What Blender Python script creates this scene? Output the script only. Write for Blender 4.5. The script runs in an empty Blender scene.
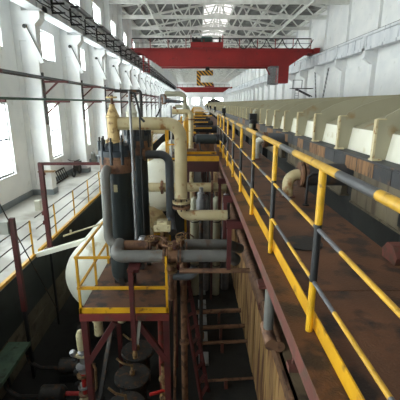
import bpy, math, random
from mathutils import Vector, Matrix
R = math.radians
random.seed(7)
SC = bpy.context.scene
COL = SC.collection

# ------------------------------------------------------------------ camera, sky, exposure
F_PX = 360.0
cam_d = bpy.data.cameras.new('camera'); cam = bpy.data.objects.new('camera', cam_d); COL.objects.link(cam)
cam_d.sensor_width = 36.0; cam_d.lens = 36.0 * F_PX / 400.0; cam_d.clip_start = .05; cam_d.clip_end = 400
cam.location = (0, 0, 4.4)
cam.rotation_euler = (math.pi / 2 - math.atan(97 / F_PX), 0, -math.atan(4 / F_PX))
SC.camera = cam

w = bpy.data.worlds.new('overcast_sky'); SC.world = w; w.use_nodes = True
bg = w.node_tree.nodes['Background']
bg.inputs[0].default_value = (.975, .985, 1.0, 1); bg.inputs[1].default_value = 20.5

SC.view_settings.view_transform = 'Standard'; SC.view_settings.look = 'None'
SC.view_settings.exposure = 0.0; SC.view_settings.gamma = 1.0; SC.view_settings.use_curve_mapping = False
SC.cycles.use_denoising = True
SC.cycles.max_bounces = 10; SC.cycles.diffuse_bounces = 6; SC.cycles.transparent_max_bounces = 12
SC.cycles.caustics_reflective = False; SC.cycles.caustics_refractive = False
SC.cycles.sample_clamp_indirect = 8.0

BAY = 5.9; COL0 = 17.7
WL, WR = -8.1, 13.9                 # inner faces of the side walls
YB, YE = COL0 - 5 * BAY, COL0 + 24 * BAY
XM = (WL + WR) / 2
EAVE, RIDGE, CHORD = 14.3, 16.3, 12.9
BAYS = [COL0 + k * BAY for k in range(-5, 24)]   # starts of the bays
NB = len(BAYS)

def portal(name, loc, rot, sx, sy):
    d = bpy.data.lights.new(name, 'AREA'); d.shape = 'RECTANGLE'; d.size = sx; d.size_y = sy
    d.cycles.is_portal = True
    o = bpy.data.objects.new(name, d); COL.objects.link(o); o.location = loc; o.rotation_euler = rot
PL = 70
portal('sky_portal', (XM, 25, RIDGE + .6), (0, 0, 0), 3.9, PL)
for z0, z1 in ((1.35, 4.4), (6.65, 8.1), (10.4, 12.1)):
    portal('sky_portal', (WL - .35, 25, (z0 + z1) / 2), (0, R(-90), 0), z1 - z0, PL)

# ------------------------------------------------------------------ materials
def lin(c):
    return tuple(((v / 255) / 12.92 if v / 255 <= .04045 else ((v / 255 + .055) / 1.055) ** 2.4) for v in c) + (1,)
MATS = {}
def mat(name, c1, c2=None, scale=3.0, c3=None, amt=.3, s3=5.0, rough=.6, metal=0.0, bump=.15, stretch=(1, 1, 1), fine=30):
    """c1/c2 mixed by soft noise, c3 = rust or dirt in patches"""
    m = bpy.data.materials.new(name); m.use_nodes = True; MATS[name] = m
    nt = m.node_tree; N = nt.nodes; L = nt.links; b = N['Principled BSDF']
    tc = N.new('ShaderNodeTexCoord'); oi = N.new('ShaderNodeObjectInfo')
    mp = N.new('ShaderNodeMapping'); mp.inputs['Scale'].default_value = stretch
    ad = N.new('ShaderNodeVectorMath'); ad.operation = 'MULTIPLY_ADD'
    L.new(oi.outputs['Random'], ad.inputs[0]); ad.inputs[1].default_value = (17, 31, 11); L.new(tc.outputs['Object'], ad.inputs[2])
    L.new(ad.outputs[0], mp.inputs['Vector'])
    def noise(s, det=4):
        n = N.new('ShaderNodeTexNoise'); n.inputs['Scale'].default_value = s; n.inputs['Detail'].default_value = det
        L.new(mp.outputs[0], n.inputs['Vector']); return n
    def ramp(fac, a, z):
        r = N.new('ShaderNodeMapRange'); r.inputs[1].default_value = a; r.inputs[2].default_value = z
        L.new(fac, r.inputs[0]); return r.outputs[0]
    n1 = noise(scale)
    mx = N.new('ShaderNodeMix'); mx.data_type = 'RGBA'
    L.new(ramp(n1.outputs['Fac'], .35, .65), mx.inputs[0])
    mx.inputs[6].default_value = lin(c1); mx.inputs[7].default_value = lin(c2 or c1)
    out = mx.outputs[2]
    if c3:
        n3 = noise(s3, 6); m3 = N.new('ShaderNodeMix'); m3.data_type = 'RGBA'
        t = .72 - amt * .5
        L.new(ramp(n3.outputs['Fac'], t - .04, t + .08), m3.inputs[0])
        L.new(out, m3.inputs[6]); m3.inputs[7].default_value = lin(c3); out = m3.outputs[2]
    L.new(out, b.inputs['Base Color'])
    b.inputs['Roughness'].default_value = rough; b.inputs['Metallic'].default_value = metal
    if bump:
        nb = noise(fine, 3); bp = N.new('ShaderNodeBump'); bp.inputs['Strength'].default_value = bump; bp.inputs['Distance'].default_value = .02
        L.new(nb.outputs['Fac'], bp.inputs['Height']); L.new(bp.outputs[0], b.inputs['Normal'])
    return m
def striped(name, ca, cb, axis, period, duty, offset=0.0, rough=.45, diag=None):
    m = mat(name, ca, tuple(int(v * .86) for v in ca), 9, (95, 70, 40), .12, 14, rough, bump=.05)
    nt = m.node_tree; N = nt.nodes; L = nt.links; b = N['Principled BSDF']
    src = b.inputs['Base Color'].links[0].from_socket
    tc = N.new('ShaderNodeTexCoord'); sp = N.new('ShaderNodeSeparateXYZ'); L.new(tc.outputs['Object'], sp.inputs[0])
    v = sp.outputs[axis]
    if diag is not None:
        a2 = N.new('ShaderNodeMath'); a2.operation = 'ADD'; L.new(v, a2.inputs[0]); L.new(sp.outputs[diag], a2.inputs[1]); v = a2.outputs[0]
    ad = N.new('ShaderNodeMath'); ad.operation = 'ADD'; L.new(v, ad.inputs[0]); ad.inputs[1].default_value = offset + period * 200
    md = N.new('ShaderNodeMath'); md.operation = 'MODULO'; L.new(ad.outputs[0], md.inputs[0]); md.inputs[1].default_value = period
    lt = N.new('ShaderNodeMath'); lt.operation = 'LESS_THAN'; L.new(md.outputs[0], lt.inputs[0]); lt.inputs[1].default_value = period * duty
    mx = N.new('ShaderNodeMix'); mx.data_type = 'RGBA'; L.new(lt.outputs[0], mx.inputs[0]); L.new(src, mx.inputs[6]); mx.inputs[7].default_value = lin(cb)
    L.new(mx.outputs[2], b.inputs['Base Color'])
    return m
def glass(name, tint=(.9, .94, .93, 1)):
    m = bpy.data.materials.new(name); m.use_nodes = True; MATS[name] = m
    nt = m.node_tree; N = nt.nodes; L = nt.links
    N.remove(N['Principled BSDF']); t = N.new('ShaderNodeBsdfTransparent'); g = N.new('ShaderNodeBsdfGlossy'); mx = N.new('ShaderNodeMixShader')
    t.inputs[0].default_value = tint; g.inputs['Roughness'].default_value = .08; mx.inputs[0].default_value = .07
    L.new(t.outputs[0], mx.inputs[1]); L.new(g.outputs[0], mx.inputs[2]); L.new(mx.outputs[0], N['Material Output'].inputs[0])
glass('glass'); glass('dirty_glass', (.27, .265, .26, 1))
mat('white_wall', (240, 240, 238), (230, 231, 231), .7, (212, 212, 208), .12, 1.3, .9, bump=.08)
mat('white_paint', (240, 240, 238), (230, 231, 232), 1.5, rough=.7, bump=.04)
mat('beam_white', (224, 225, 227), (204, 207, 211), 1.4, (156, 160, 168), .25, 2.0, .8, bump=.06, stretch=(1, 1, .25))
mat('truss_white', (232, 232, 226), (214, 214, 208), 2, rough=.6, bump=0)
mat('roof_grey', (132, 132, 129), (110, 110, 108), .8, (88, 86, 84), .25, .9, .9, bump=.1)
mat('dado_grey', (138, 146, 150), (124, 132, 138), 2, rough=.7, bump=.03)
mat('concrete', (190, 187, 180), (174, 172, 166), .6, (140, 136, 126), .34, .5, .5, bump=.05)
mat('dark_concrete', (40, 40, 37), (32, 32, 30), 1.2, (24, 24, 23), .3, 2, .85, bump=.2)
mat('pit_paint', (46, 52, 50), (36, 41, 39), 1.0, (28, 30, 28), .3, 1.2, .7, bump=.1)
mat('masonry', (108, 100, 82), (92, 86, 70), 1.5, (72, 66, 54), .2, 3, .9, bump=.3)
mat('board_wall', (184, 146, 94), (150, 114, 72), 1.2, (98, 60, 36), .35, 2.2, .85, bump=.25, stretch=(1, 2.2, .3))
mat('ledge', (112, 94, 70), (92, 76, 56), 2, (66, 52, 38), .3, 3, .9, bump=.2)
mat('rust_plate', (106, 68, 43), (84, 54, 35), 2.2, (46, 32, 26), .35, 3.5, .62, .1, .35, fine=60)
mat('red_oxide', (122, 48, 42), (104, 40, 36), 3, (86, 58, 46), .25, 6, .6, bump=.1)
mat('brown_oxide', (108, 58, 48), (88, 48, 40), 3, (78, 56, 44), .35, 6, .7, bump=.15)
mat('maroon', (72, 34, 30), (58, 28, 26), 3, rough=.7, bump=.08)
mat('dark_red', (86, 30, 28), (70, 26, 25), 3, (60, 36, 30), .2, 6, .6, bump=.08)
mat('crane_red', (142, 20, 18), (126, 18, 17), .6, (92, 22, 20), .15, 2, .5, bump=.03)
mat('yellow', (214, 160, 24), (194, 142, 20), 4, (138, 96, 34), .16, 9, .45, bump=.06)
mat('beige_pipe', (190, 176, 138), (174, 158, 118), 2.5, (140, 98, 54), .22, 6, .5, bump=.06)
mat('ochre_valve', (214, 188, 134), (194, 164, 108), 4, (120, 82, 44), .25, 9, .55, bump=.1)
mat('hood_beige', (166, 160, 136), (154, 148, 124), .8, (146, 118, 76), .13, 2.5, .55, bump=.04)
mat('hood_panel', (228, 225, 210), (218, 214, 196), 1.2, (196, 182, 146), .15, 4, .5, bump=.03)
mat('rusty_edge', (206, 194, 158), (190, 172, 132), 6, (150, 104, 64), .2, 12, .7, bump=.1)
mat('bitumen', (62, 62, 64), (48, 48, 50), 3, (90, 66, 46), .15, 4, .6, bump=.15)
mat('rust_block', (150, 112, 76), (120, 88, 62), 5, (62, 54, 48), .3, 8, .8, bump=.2, stretch=(1, 2.5, .4))
mat('beam_web', (120, 108, 86), (98, 88, 72), 1.6, (78, 66, 52), .3, 3.5, .7, bump=.12, stretch=(1, 2, .4))
mat('vessel', (44, 52, 52), (34, 42, 44), 1.5, (62, 54, 48), .15, 4, .45, .2, .06)
mat('vessel_blue', (44, 54, 62), (36, 45, 52), 3, (70, 56, 46), .2, 8, .5, bump=.08)
mat('grey_pipe', (118, 117, 112), (100, 99, 96), 2, (104, 88, 74), .18, 5, .5, .1, .06)
mat('blue_pipe', (80, 85, 90), (66, 70, 75), 2, (80, 66, 54), .15, 5, .45, .1, .05)
mat('rust_pipe', (128, 92, 66), (104, 74, 54), 3, (78, 52, 40), .35, 7, .75, bump=.15)
mat('grey_olive', (168, 166, 142), (150, 148, 128), 2, rough=.5, bump=.05)
mat('tank_white', (222, 222, 208), (208, 208, 194), .9, (170, 160, 130), .15, 2.5, .4, bump=.02)
mat('tank_tan', (184, 166, 124), (166, 148, 108), 1, (130, 104, 70), .2, 3, .5, bump=.04)
mat('black_metal', (30, 30, 32), (22, 22, 24), 4, (56, 46, 40), .12, 8, .5, .2, .05)
mat('cast_dark', (60, 58, 56), (48, 46, 45), 4, (92, 66, 48), .3, 8, .55, .5, .15)
mat('rubber', (24, 24, 26), rough=.6, bump=0)
mat('bronze', (150, 122, 84), (120, 92, 60), 8, (84, 58, 42), .3, 14, .5, .4, .1)
mat('cream_box', (196, 186, 150), (180, 168, 130), 5, (130, 110, 80), .2, 9, .5, bump=.03)
mat('box_grey', (176, 178, 168), (160, 162, 152), 3, rough=.6, bump=.02)
mat('motor_green', (44, 84, 70), (36, 70, 60), 3, rough=.5, bump=.03)
mat('steel', (150, 150, 152), (128, 128, 130), 5, (100, 86, 74), .15, 9, .4, .5, .05)
mat('green_plank', (88, 112, 92), (72, 96, 80), 3, (60, 66, 54), .3, 5, .8, bump=.1)
mat('wood', (150, 118, 78), (120, 92, 62), 5, rough=.8, bump=.15, stretch=(.3, 3, 3))
mat('pale_cover', (170, 176, 178), (146, 152, 156), 2, (110, 108, 100), .25, 4, .5, bump=.05)
mat('red_paint', (186, 40, 36), (160, 34, 32), 5, rough=.5, bump=.04)
striped('rail_stripe', (206, 160, 52), (72, 72, 74), 1, 1.28, .33, offset=.76)
striped('rail_stripe_thin', (214, 164, 44), (92, 92, 96), 1, 1.0, .42, offset=.3)
striped('post_stripe', (224, 170, 26), (30, 30, 32), 2, 1.12, .34, offset=-.37)
striped('fence_post', (206, 160, 34), (72, 66, 58), 2, .55, .45)
striped('hook_stripe', (206, 150, 34), (26, 26, 28), 0, .42, .5, diag=2)

# ------------------------------------------------------------------ mesh helpers
class MB:
    def __init__(s): s.v = []; s.f = []; s.s = []
    def add(s, v, f, smooth=False):
        o = len(s.v); s.v += [tuple(q) for q in v]; s.f += [tuple(i + o for i in q) for q in f]; s.s += [smooth] * len(f); return s
    def box(s, x0, x1, y0, y1, z0, z1):
        x0, x1 = min(x0, x1), max(x0, x1); y0, y1 = min(y0, y1), max(y0, y1); z0, z1 = min(z0, z1), max(z0, z1)
        v = [(x, y, z) for x in (x0, x1) for y in (y0, y1) for z in (z0, z1)]
        return s.add(v, [(0, 1, 3, 2), (4, 6, 7, 5), (0, 4, 5, 1), (2, 3, 7, 6), (0, 2, 6, 4), (1, 5, 7, 3)])
    def bar(s, a, b, w, h, up=(0, 0, 1)):
        a, b = Vector(a), Vector(b); d = (b - a).normalized(); u = Vector(up)
        if abs(d.dot(u)) > .99: u = Vector((0, 1, 0))
        sx = d.cross(u).normalized(); sz = sx.cross(d)
        v = [p + sx * i * w / 2 + sz * j * h / 2 for p in (a, b) for i, j in ((-1, -1), (1, -1), (1, 1), (-1, 1))]
        return s.add(v, [(3, 2, 1, 0), (4, 5, 6, 7), (0, 1, 5, 4), (1, 2, 6, 5), (2, 3, 7, 6), (3, 0, 4, 7)])
    def _ring(s, p, d, r, n, ref=None):
        d = Vector(d).normalized(); u = Vector(ref) if ref is not None else (Vector((0, 0, 1)) if abs(d.z) < .9 else Vector((1, 0, 0)))
        a = d.cross(u).normalized(); b = d.cross(a)
        return [Vector(p) + a * r * math.cos(2 * math.pi * k / n) + b * r * math.sin(2 * math.pi * k / n) for k in range(n)]
    def lathe(s, base, axis, prof, n=20):
        base = Vector(base); ax = Vector(axis).normalized(); flat = []
        for (r0, h0), (r1, h1) in zip(prof, prof[1:]):
            A = s._ring(base + ax * h0, ax, max(r0, 1e-4), n); B = s._ring(base + ax * h1, ax, max(r1, 1e-4), n)
            s.add(A + B, [(k, k + n, (k + 1) % n + n, (k + 1) % n) for k in range(n)], abs(h1 - h0) > 1e-5)
        return s
    def cyl(s, a, b, r, r2=None, n=14):
        a, b = Vector(a), Vector(b); L = (b - a).length; r2 = r if r2 is None else r2
        return s.lathe(a, b - a, [(0, 0), (r, 0), (r2, L), (0, L)], n)
    def tube(s, pts, r, bend=0, n=12, caps=True):
        P = [Vector(p) for p in pts]; path = [P[0]]
        for i in range(1, len(P) - 1):
            a, c, e = P[i - 1], P[i], P[i + 1]; d1 = (c - a).normalized(); d2 = (e - c).normalized(); ang = d1.angle(d2)
            if bend <= 0 or ang < .02: path.append(c); continue
            t = min(bend * math.tan(ang / 2), (c - a).length * .49 if i > 1 else (c - a).length * .98, (e - c).length * .49 if i < len(P) - 2 else (e - c).length * .98)
            rr = t / math.tan(ang / 2); ax = d1.cross(d2).normalized(); ctr = c - d1 * t + ax.cross(d1) * rr
            k = max(3, int(ang / R(15)))
            for j in range(k + 1): path.append(ctr + Matrix.Rotation(ang * j / k, 3, ax) @ (c - d1 * t - ctr))
        path.append(P[-1])
        rings = []; ref = None
        for i, p in enumerate(path):
            d = (path[min(i + 1, len(path) - 1)] - path[max(i - 1, 0)]).normalized()
            if ref is None: ref = Vector((0, 0, 1)) if abs(d.z) < .9 else Vector((1, 0, 0))
            ref = (ref - d * ref.dot(d)).normalized(); b = d.cross(ref)
            rings.append([p + ref * r * math.cos(2 * math.pi * k / n) + b * r * math.sin(2 * math.pi * k / n) for k in range(n)])
        v = [q for g in rings for q in g]; f = []
        for i in range(len(rings) - 1):
            for k in range(n):
                f.append((i * n + k, i * n + (k + 1) % n, (i + 1) * n + (k + 1) % n, (i + 1) * n + k))
        s.add(v, f, True)
        if caps:
            s.add(rings[0], [tuple(range(n))[::-1]]); s.add(rings[-1], [tuple(range(n))])
        return s
    def torus(s, c, axis, Rr, r, n=20, m=8):
        ring = s._ring(c, axis, Rr, n); ax = Vector(axis).normalized(); c = Vector(c); v = []
        for p in ring:
            d = (p - c).normalized()
            v += [p + d * r * math.cos(2 * math.pi * j / m) + ax * r * math.sin(2 * math.pi * j / m) for j in range(m)]
        return s.add(v, [(i * m + j, i * m + (j + 1) % m, ((i + 1) % n) * m + (j + 1) % m, ((i + 1) % n) * m + j) for i in range(n) for j in range(m)], True)
    def prism(s, poly, y0, y1, axis='y'):
        """poly in the xz plane pushed along y (axis='x': poly in yz pushed along x)"""
        def P(a, b, t): return (a, t, b) if axis == 'y' else (t, a, b)
        n = len(poly); v = [P(a, b, y0) for a, b in poly] + [P(a, b, y1) for a, b in poly]
        return s.add(v, [tuple(range(n)), tuple(range(2 * n - 1, n - 1, -1))] + [(k, k + n, (k + 1) % n + n, (k + 1) % n) for k in range(n)])
    def build(s, name, m, parent=None, loc=None):
        o0 = Vector(loc) if loc is not None else Vector((0, 0, 0))
        pw = Vector((0, 0, 0)); q = parent
        while q is not None: pw += q.location; q = q.parent
        me = bpy.data.meshes.new(name); me.from_pydata([tuple(Vector(v) - o0 - (pw if loc is None else Vector())) for v in s.v] if loc is None else [tuple(Vector(v) - o0) for v in s.v], [], s.f)
        me.polygons.foreach_set('use_smooth', s.s); me.materials.append(MATS[m]); me.update()
        o = bpy.data.objects.new(name, me); COL.objects.link(o)
        if parent is not None: o.parent = parent
        o.location = (o0 - pw) if loc is not None else (0, 0, 0)
        return o
def B(*a): return MB().box(*a)
def tag(o, label, cat=None, group=None, kind=None):
    o['label'] = label
    if cat: o['category'] = cat
    if group: o['group'] = group
    if kind: o['kind'] = kind
    return o
def thing(name, loc, label, cat=None, group=None, kind=None):
    o = bpy.data.objects.new(name, None); COL.objects.link(o); o.location = loc; o.empty_display_size = .2
    return tag(o, label, cat, group, kind)
def inst(src, loc, parent, rz=0):
    """copy of a part sharing its mesh; loc relative to the parent"""
    c = src.copy(); COL.objects.link(c); c.parent = parent; c.location = loc
    if rz: c.rotation_euler = (0, 0, rz)
    return c
def dup(root, loc, label=None, rz=None):
    r = root.copy(); COL.objects.link(r); r.location = loc
    if rz is not None: r.rotation_euler = (0, 0, rz)
    if label: r['label'] = label
    for ch in list(root.children):
        c = ch.copy(); COL.objects.link(c); c.parent = r
        for g in list(ch.children):
            d = g.copy(); COL.objects.link(d); d.parent = c
    return r
ORD = ['nearest', 'second', 'third', 'fourth', 'fifth', 'sixth', 'seventh', 'eighth', 'ninth', 'tenth', 'eleventh', 'twelfth', 'thirteenth', 'fourteenth', 'fifteenth',
       'sixteenth', 'seventeenth', 'eighteenth', 'nineteenth', 'twentieth', 'twenty-first', 'twenty-second', 'twenty-third', 'twenty-fourth', 'twenty-fifth', 'twenty-sixth', 'twenty-seventh', 'twenty-eighth', 'twenty-ninth', 'thirtieth']
def S(o, label): return tag(o, label, None, None, 'structure')

# ------------------------------------------------------------------ the building shell
PX0, PX1, PZ = -4.75, 1.5, -2.6      # the pit
S(B(WL - .3, PX0, YB, YE, -.25, 0).build('floor', 'concrete'), 'pale concrete ground floor along the left wall beside the fence')
S(B(PX1, WR + .3, YB, YE, -.25, 0).build('floor_right', 'ledge'), 'brown concrete ledge floor beneath the raised walkway')
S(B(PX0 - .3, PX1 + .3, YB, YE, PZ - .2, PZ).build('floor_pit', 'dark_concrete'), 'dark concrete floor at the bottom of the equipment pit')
# pit walls
wp = thing('wall_pit_left', (PX0, 0, PZ), 'dark painted pit wall below the left fence with exposed masonry blocks', kind='structure')
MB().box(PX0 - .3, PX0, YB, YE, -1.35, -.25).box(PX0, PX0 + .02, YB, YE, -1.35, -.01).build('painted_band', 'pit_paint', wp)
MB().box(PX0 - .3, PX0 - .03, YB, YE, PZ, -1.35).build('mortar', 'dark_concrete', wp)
blk = None
for r_ in range(3):
    for k in range(18):
        y = 4.6 + k * .82 + (.41 if r_ % 2 else 0); z = PZ + .02 + r_ * .41
        if blk is None: blk = B(PX0 - .1, PX0, y, y + .79, z, z + .385).build('block', 'masonry', wp, (PX0, y, z)); continue
        inst(blk, (random.uniform(-.008, .008), y, z - PZ), wp)
wq = thing('wall_pit_right', (PX1, 0, PZ), 'tan vertical boarded pit wall under the rusty walkway', kind='structure')
MB().box(PX1 + .03, PX1 + .3, YB, YE, PZ, -.25).build('backing', 'ledge', wq)
pk = None
for k in range(70):
    y = 3.6 + k * .5
    if pk is None: pk = B(PX1 - .02, PX1 + .04, y, y + .475, PZ + .02, -.01).build('plank', 'board_wall', wq, (PX1, y, PZ)); continue
    inst(pk, (random.uniform(-.012, .012), y, 0), wq)
MB().box(PX1 - .05, PX1 + .06, 3.6, 38.6, -.26, 0.0).build('coping', 'rust_pipe', wq)

# left wall with three rows of window openings
ROWS = [(1.35, 4.4, 1.33), (6.65, 8.1, 1.6), (10.4, 12.1, 1.35)]
def side_wall(x0, x1):
    m = MB(); z = 0
    for za, zb, hw in ROWS:
        m.box(x0, x1, YB, YE, z, za); y = YB
        for b in BAYS:
            c = b + BAY / 2; m.box(x0, x1, y, c - hw, za, zb); y = c + hw
        m.box(x0, x1, y, YE, za, zb); z = zb
    m.box(x0, x1, YB, YE, z, EAVE); return m
wl = S(side_wall(WL - .3, WL).build('wall_left', 'white_wall', None, (WL, 0, 0)), 'white plastered left wall with tall windows and deep pilasters')
# pilasters: two limbs and a thinner web, so that each side shows a sunken panel
def pil():
    m = MB()
    m.box(WL, WL + .22, -.27, .27, 0, 8.0).box(WL + .55, WL + 1.0, -.27, .27, 0, 8.0).box(WL + .22, WL + .55, -.19, .19, 0, 8)
    m.box(WL + .22, WL + .55, -.27, .27, 7.1, 8.0).box(WL + .22, WL + .55, -.27, .27, 0, .5)
    m.prism([(WL + .3, 7.75), (WL + 1.0, 7.75), (WL + 1.25, 8.0), (WL + 1.25, 8.3), (WL, 8.3), (WL, 7.75)], -.29, .29)
    m.box(WL, WL + .45, -.25, .25, 8.0, EAVE)
    return m
p0 = pil().build('pilaster', 'white_paint', wl, (WL, 0, 0)); COL0_ = p0
src_mesh = p0.data
ys = [b for b in BAYS] + [YE]
src_mesh.transform(Matrix.Translation((0, 0, 0)))
for i, y in enumerate(ys):
    o = p0 if i == 0 else inst(p0, (0, 0, 0), wl)
    o.location = (0, y, 0)
st0 = None
for i, y in enumerate(ys):       # white inclined tie on the near side of each pilaster, with a dark eye at its head
    if st0 is None:
        st0 = MB().bar((WL + .5, -.31, 7.75), (WL + 1.2, -.31, 6.15), .2, .08, (0, 1, 0)).build('inclined_tie', 'white_paint', wl, (WL, 0, 0)); e0 = MB().cyl((WL + .58, -.40, 7.66), (WL + .58, -.3, 7.66), .09, n=10).build('tie_eye', 'black_metal', wl, (WL, 0, 0))
        k0 = MB().cyl((WL + .66, -.37, 7.66), (WL + 1.29, -.37, 6.2), .02, n=6).build('tie_cable', 'cast_dark', wl, (WL, 0, 0)); k0.location = (0, y, 0)
        st0.location = (0, y, 0); e0.location = (0, y, 0)
    else:
        inst(st0, (0, y, 0), wl); inst(k0, (0, y, 0), wl); inst(e0, (0, y, 0), wl)
bm_ = MB().box(WL, WL + .04, YB, YE, 0, .27)
for y in ys:
    bm_.box(WL + .04, WL + 1.05, y - .32, y + .32, 0, .27)
S(bm_.build('baseboard_left', 'dado_grey', None, (WL, 0, 0)), 'grey painted dado strip along the foot of the left wall')
# windows
def make_window(za, zb, hw, nx, nz):
    t = thing('window_1', (WL - .15, 0, za), '', kind='structure')
    m = MB(); x0, x1 = WL - .2, WL - .1
    m.box(x0, x1, -hw, -hw + .07, za, zb).box(x0, x1, hw - .07, hw, za, zb).box(x0, x1, -hw, hw, za, za + .07).box(x0, x1, -hw, hw, zb - .07, zb)
    m.box(x0, WL + .06, -hw - .05, hw + .05, za - .06, za)
    m.build('window_frame', 'white_paint', t)
    pw, ph = (2 * hw - .14) / nx, (zb - za - .14) / nz
    for i in range(1, nx):
        y = -hw + .07 + i * pw; B(x0 + .01, x1 - .01, y - .025, y + .025, za + .07, zb - .07).build('mullion', 'white_paint', t)
    for j in range(1, nz):
        z = za + .07 + j * ph; B(x0 + .005, x1 - .005, -hw + .07, hw - .07, z - .035, z + .035).build('transom', 'dado_grey', t)
    g = None
    for i in range(nx):
        for j in range(nz):
            y = -hw + .07 + i * pw; z = za + .07 + j * ph
            B(WL - .153, WL - .147, y, y + pw, z, z + ph).build('pane', 'glass', t)
    return t
RN = ['tall lower', 'small middle', 'clerestory top']
wn = 0
for r_, (za, zb, hw) in enumerate(ROWS):
    proto = make_window(za, zb, hw, 3, 2 if r_ == 0 else 1)
    for i, b in enumerate(BAYS):
        wn += 1; c = b + BAY / 2
        t = proto if i == 0 else dup(proto, (0, 0, 0))
        t.location = (WL - .15, c, za); t.name = 'window_%d' % wn
        where = ('%s bay in view of the left wall' % ORD[i - 4]) if i >= 4 else ('%s bay of the left wall behind the viewpoint' % ORD[3 - i])
        t['label'] = '%s window in the %s' % (RN[r_], where)
# right wall
wr = S(B(WR, WR + .3, YB, YE, 0, EAVE).build('wall_right', 'white_wall', None, (WR, 0, 0)), 'white panelled right wall with columns under the crane beam')
c0 = None
for y in ys:
    if c0 is None:
        m = MB().box(WR - .36, WR, -.2, .2, 0, 7.9)
        m.prism([(WR - .36, 7.3), (WR - 1.0, 7.75), (WR - 1.0, 8.25), (WR, 8.25), (WR, 7.3)], -.22, .22)
        c0 = m.build('column', 'white_paint', wr, (WR, 0, 0))
        c1 = MB().box(WR - .22, WR, -.14, .14, 8.25, EAVE).build('upper_column', 'white_paint', wr, (WR, 0, 0))
        pn = MB().box(WR - .03, WR, .25, BAY - .25, 9.7, 13.6).box(WR - .03, WR, .25, BAY - .25, .6, 7.4).build('wall_panel', 'white_wall', wr, (WR, 0, 0))
        c0.location = c1.location = pn.location = (0, y, 0)
    else:
        inst(c0, (0, y, 0), wr); inst(c1, (0, y, 0), wr)
        if y < YE - 1: inst(pn, (0, y, 0), wr)
# end walls
def gable(x0, x1, y0, y1, holes):
    m = MB(); xs = x0
    za, zb = 3.6, 6.6
    m.box(x0, x1, y0, y1, PZ, za)
    for a, b in holes: m.box(xs, a, y0, y1, za, zb); xs = b
    m.box(xs, x1, y0, y1, za, zb); m.box(x0, x1, y0, y1, zb, EAVE); m.prism([(x0, EAVE), (x1, EAVE), (XM, RIDGE + .2)], y0, y1)
    return m
EH = [(-6.4, -3.4), (-1.6, 1.6), (3.2, 6.6), (8.2, 11.6)]
S(gable(WL - .3, WR + .3, YE, YE + .3, EH).build('wall_end', 'white_wall', None, (XM, YE, 0)), 'white gable wall with bright windows at the far end of the hall')
S(gable(WL - .3, WR + .3, YB - .3, YB, []).build('wall_back', 'white_wall', None, (XM, YB, 0)), 'white gable wall behind the viewpoint')
for k, (a, b) in enumerate(EH):
    wn += 1
    t = thing('window_%d' % wn, ((a + b) / 2, YE, 3.6), 'bright far end window, %s from the left' % ['first', 'second', 'third', 'fourth'][k], kind='structure')
    m = MB().box(a, a + .1, YE + .1, YE + .2, 3.6, 6.6).box(b - .1, b, YE + .1, YE + .2, 3.6, 6.6).box(a, b, YE + .1, YE + .2, 3.6, 3.7).box(a, b, YE + .1, YE + .2, 6.5, 6.6).box((a + b) / 2 - .05, (a + b) / 2 + .05, YE + .1, YE + .2, 3.6, 6.6)
    m.build('window_frame', 'white_paint', t); B(a, b, YE + .14, YE + .15, 3.6, 6.6).build('pane', 'glass', t)
# roof: outer sheets, inner panels bay by bay, purlins, ridge skylight
SKY = 1.9
slope = (RIDGE - EAVE) / (WR - XM)
def zr(x): return RIDGE - slope * abs(x - XM)
ce = thing('ceiling', (XM, 0, EAVE), 'grey panelled pitched roof above the white trusses', kind='structure')
for s in (-1, 1):
    xa, xb = XM + s * SKY, XM + s * (WR - XM + .3)
    MB().prism([(xa, zr(xa) + .12), (xb, zr(xb) + .12), (xb, zr(xb) + .3), (xa, zr(xa) + .3)], YB - .3, YE + .3).build('roof_sheet', 'roof_grey', ce)
    for q in range(4):
        x0 = XM + s * (SKY + q * (WR - XM - SKY) / 4); x1 = XM + s * (SKY + (q + 1) * (WR - XM - SKY) / 4 - .06)
        pr = None
        for b in BAYS[4:]:
            if pr is None:
                pr = MB().prism([(x0, zr(x0)), (x1, zr(x1)), (x1, zr(x1) + .119), (x0, zr(x0) + .119)], .04, BAY - .04).build('roof_panel', 'roof_grey', ce, (XM, 0, EAVE))
                pr.location = (0, b, 0)
            else: inst(pr, (0, b, 0), ce)
    for q in range(6):
        x = XM + s * (SKY + q * (WR - XM - SKY - .2) / 5)
        B(x - .07, x + .07, YB, YE, zr(x) - .22, zr(x)).build('purlin', 'truss_white', ce)
sk = thing('window_%d' % (wn + 1), (XM, 0, RIDGE), 'long ridge skylight of glass panes letting white daylight in', kind='structure')
m = MB().box(XM - .05, XM + .05, YB, YE, RIDGE - .05, RIDGE + .1)
for s in (-1, 1):
    x = XM + s * SKY; m.box(x - .06, x + .06, YB, YE, zr(x) - .02, zr(x) + .32)
m.build('skylight_frame', 'truss_white', sk)
gb = None
for b in BAYS[4:]:
    for h in (0, 1):
        if gb is None:
            gb = MB()
            for s in (-1, 1): gb.prism([(XM + s * .05, zr(XM) - .06), (XM + s * SKY, zr(XM + SKY) - .06), (XM + s * SKY, zr(XM + SKY) + .04), (XM + s * .05, zr(XM) + .04)], -.04, .04)
            gb = gb.build('glazing_bar', 'truss_white', sk, (XM, 0, RIDGE)); gb.location = (0, b, 0)
        else: inst(gb, (0, b + h * BAY / 2, 0), sk)
gp = {}
for s in (-1, 1):
    for b in BAYS:
        for h in (0, 1):
            if s not in gp:
                xa, xb = XM + s * .05, XM + s * (SKY - .06)
                gp[s] = MB().prism([(xa, zr(xa) + .05), (xb, zr(xb) + .05), (xb, zr(xb) + .058), (xa, zr(xa) + .058)], 0, BAY / 2).build('pane', 'dirty_glass', sk, (XM, 0, RIDGE))
                gp[s].location = (0, b, 0); pass
            else: inst(gp[s], (0, b + h * BAY / 2, 0), sk)
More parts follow.
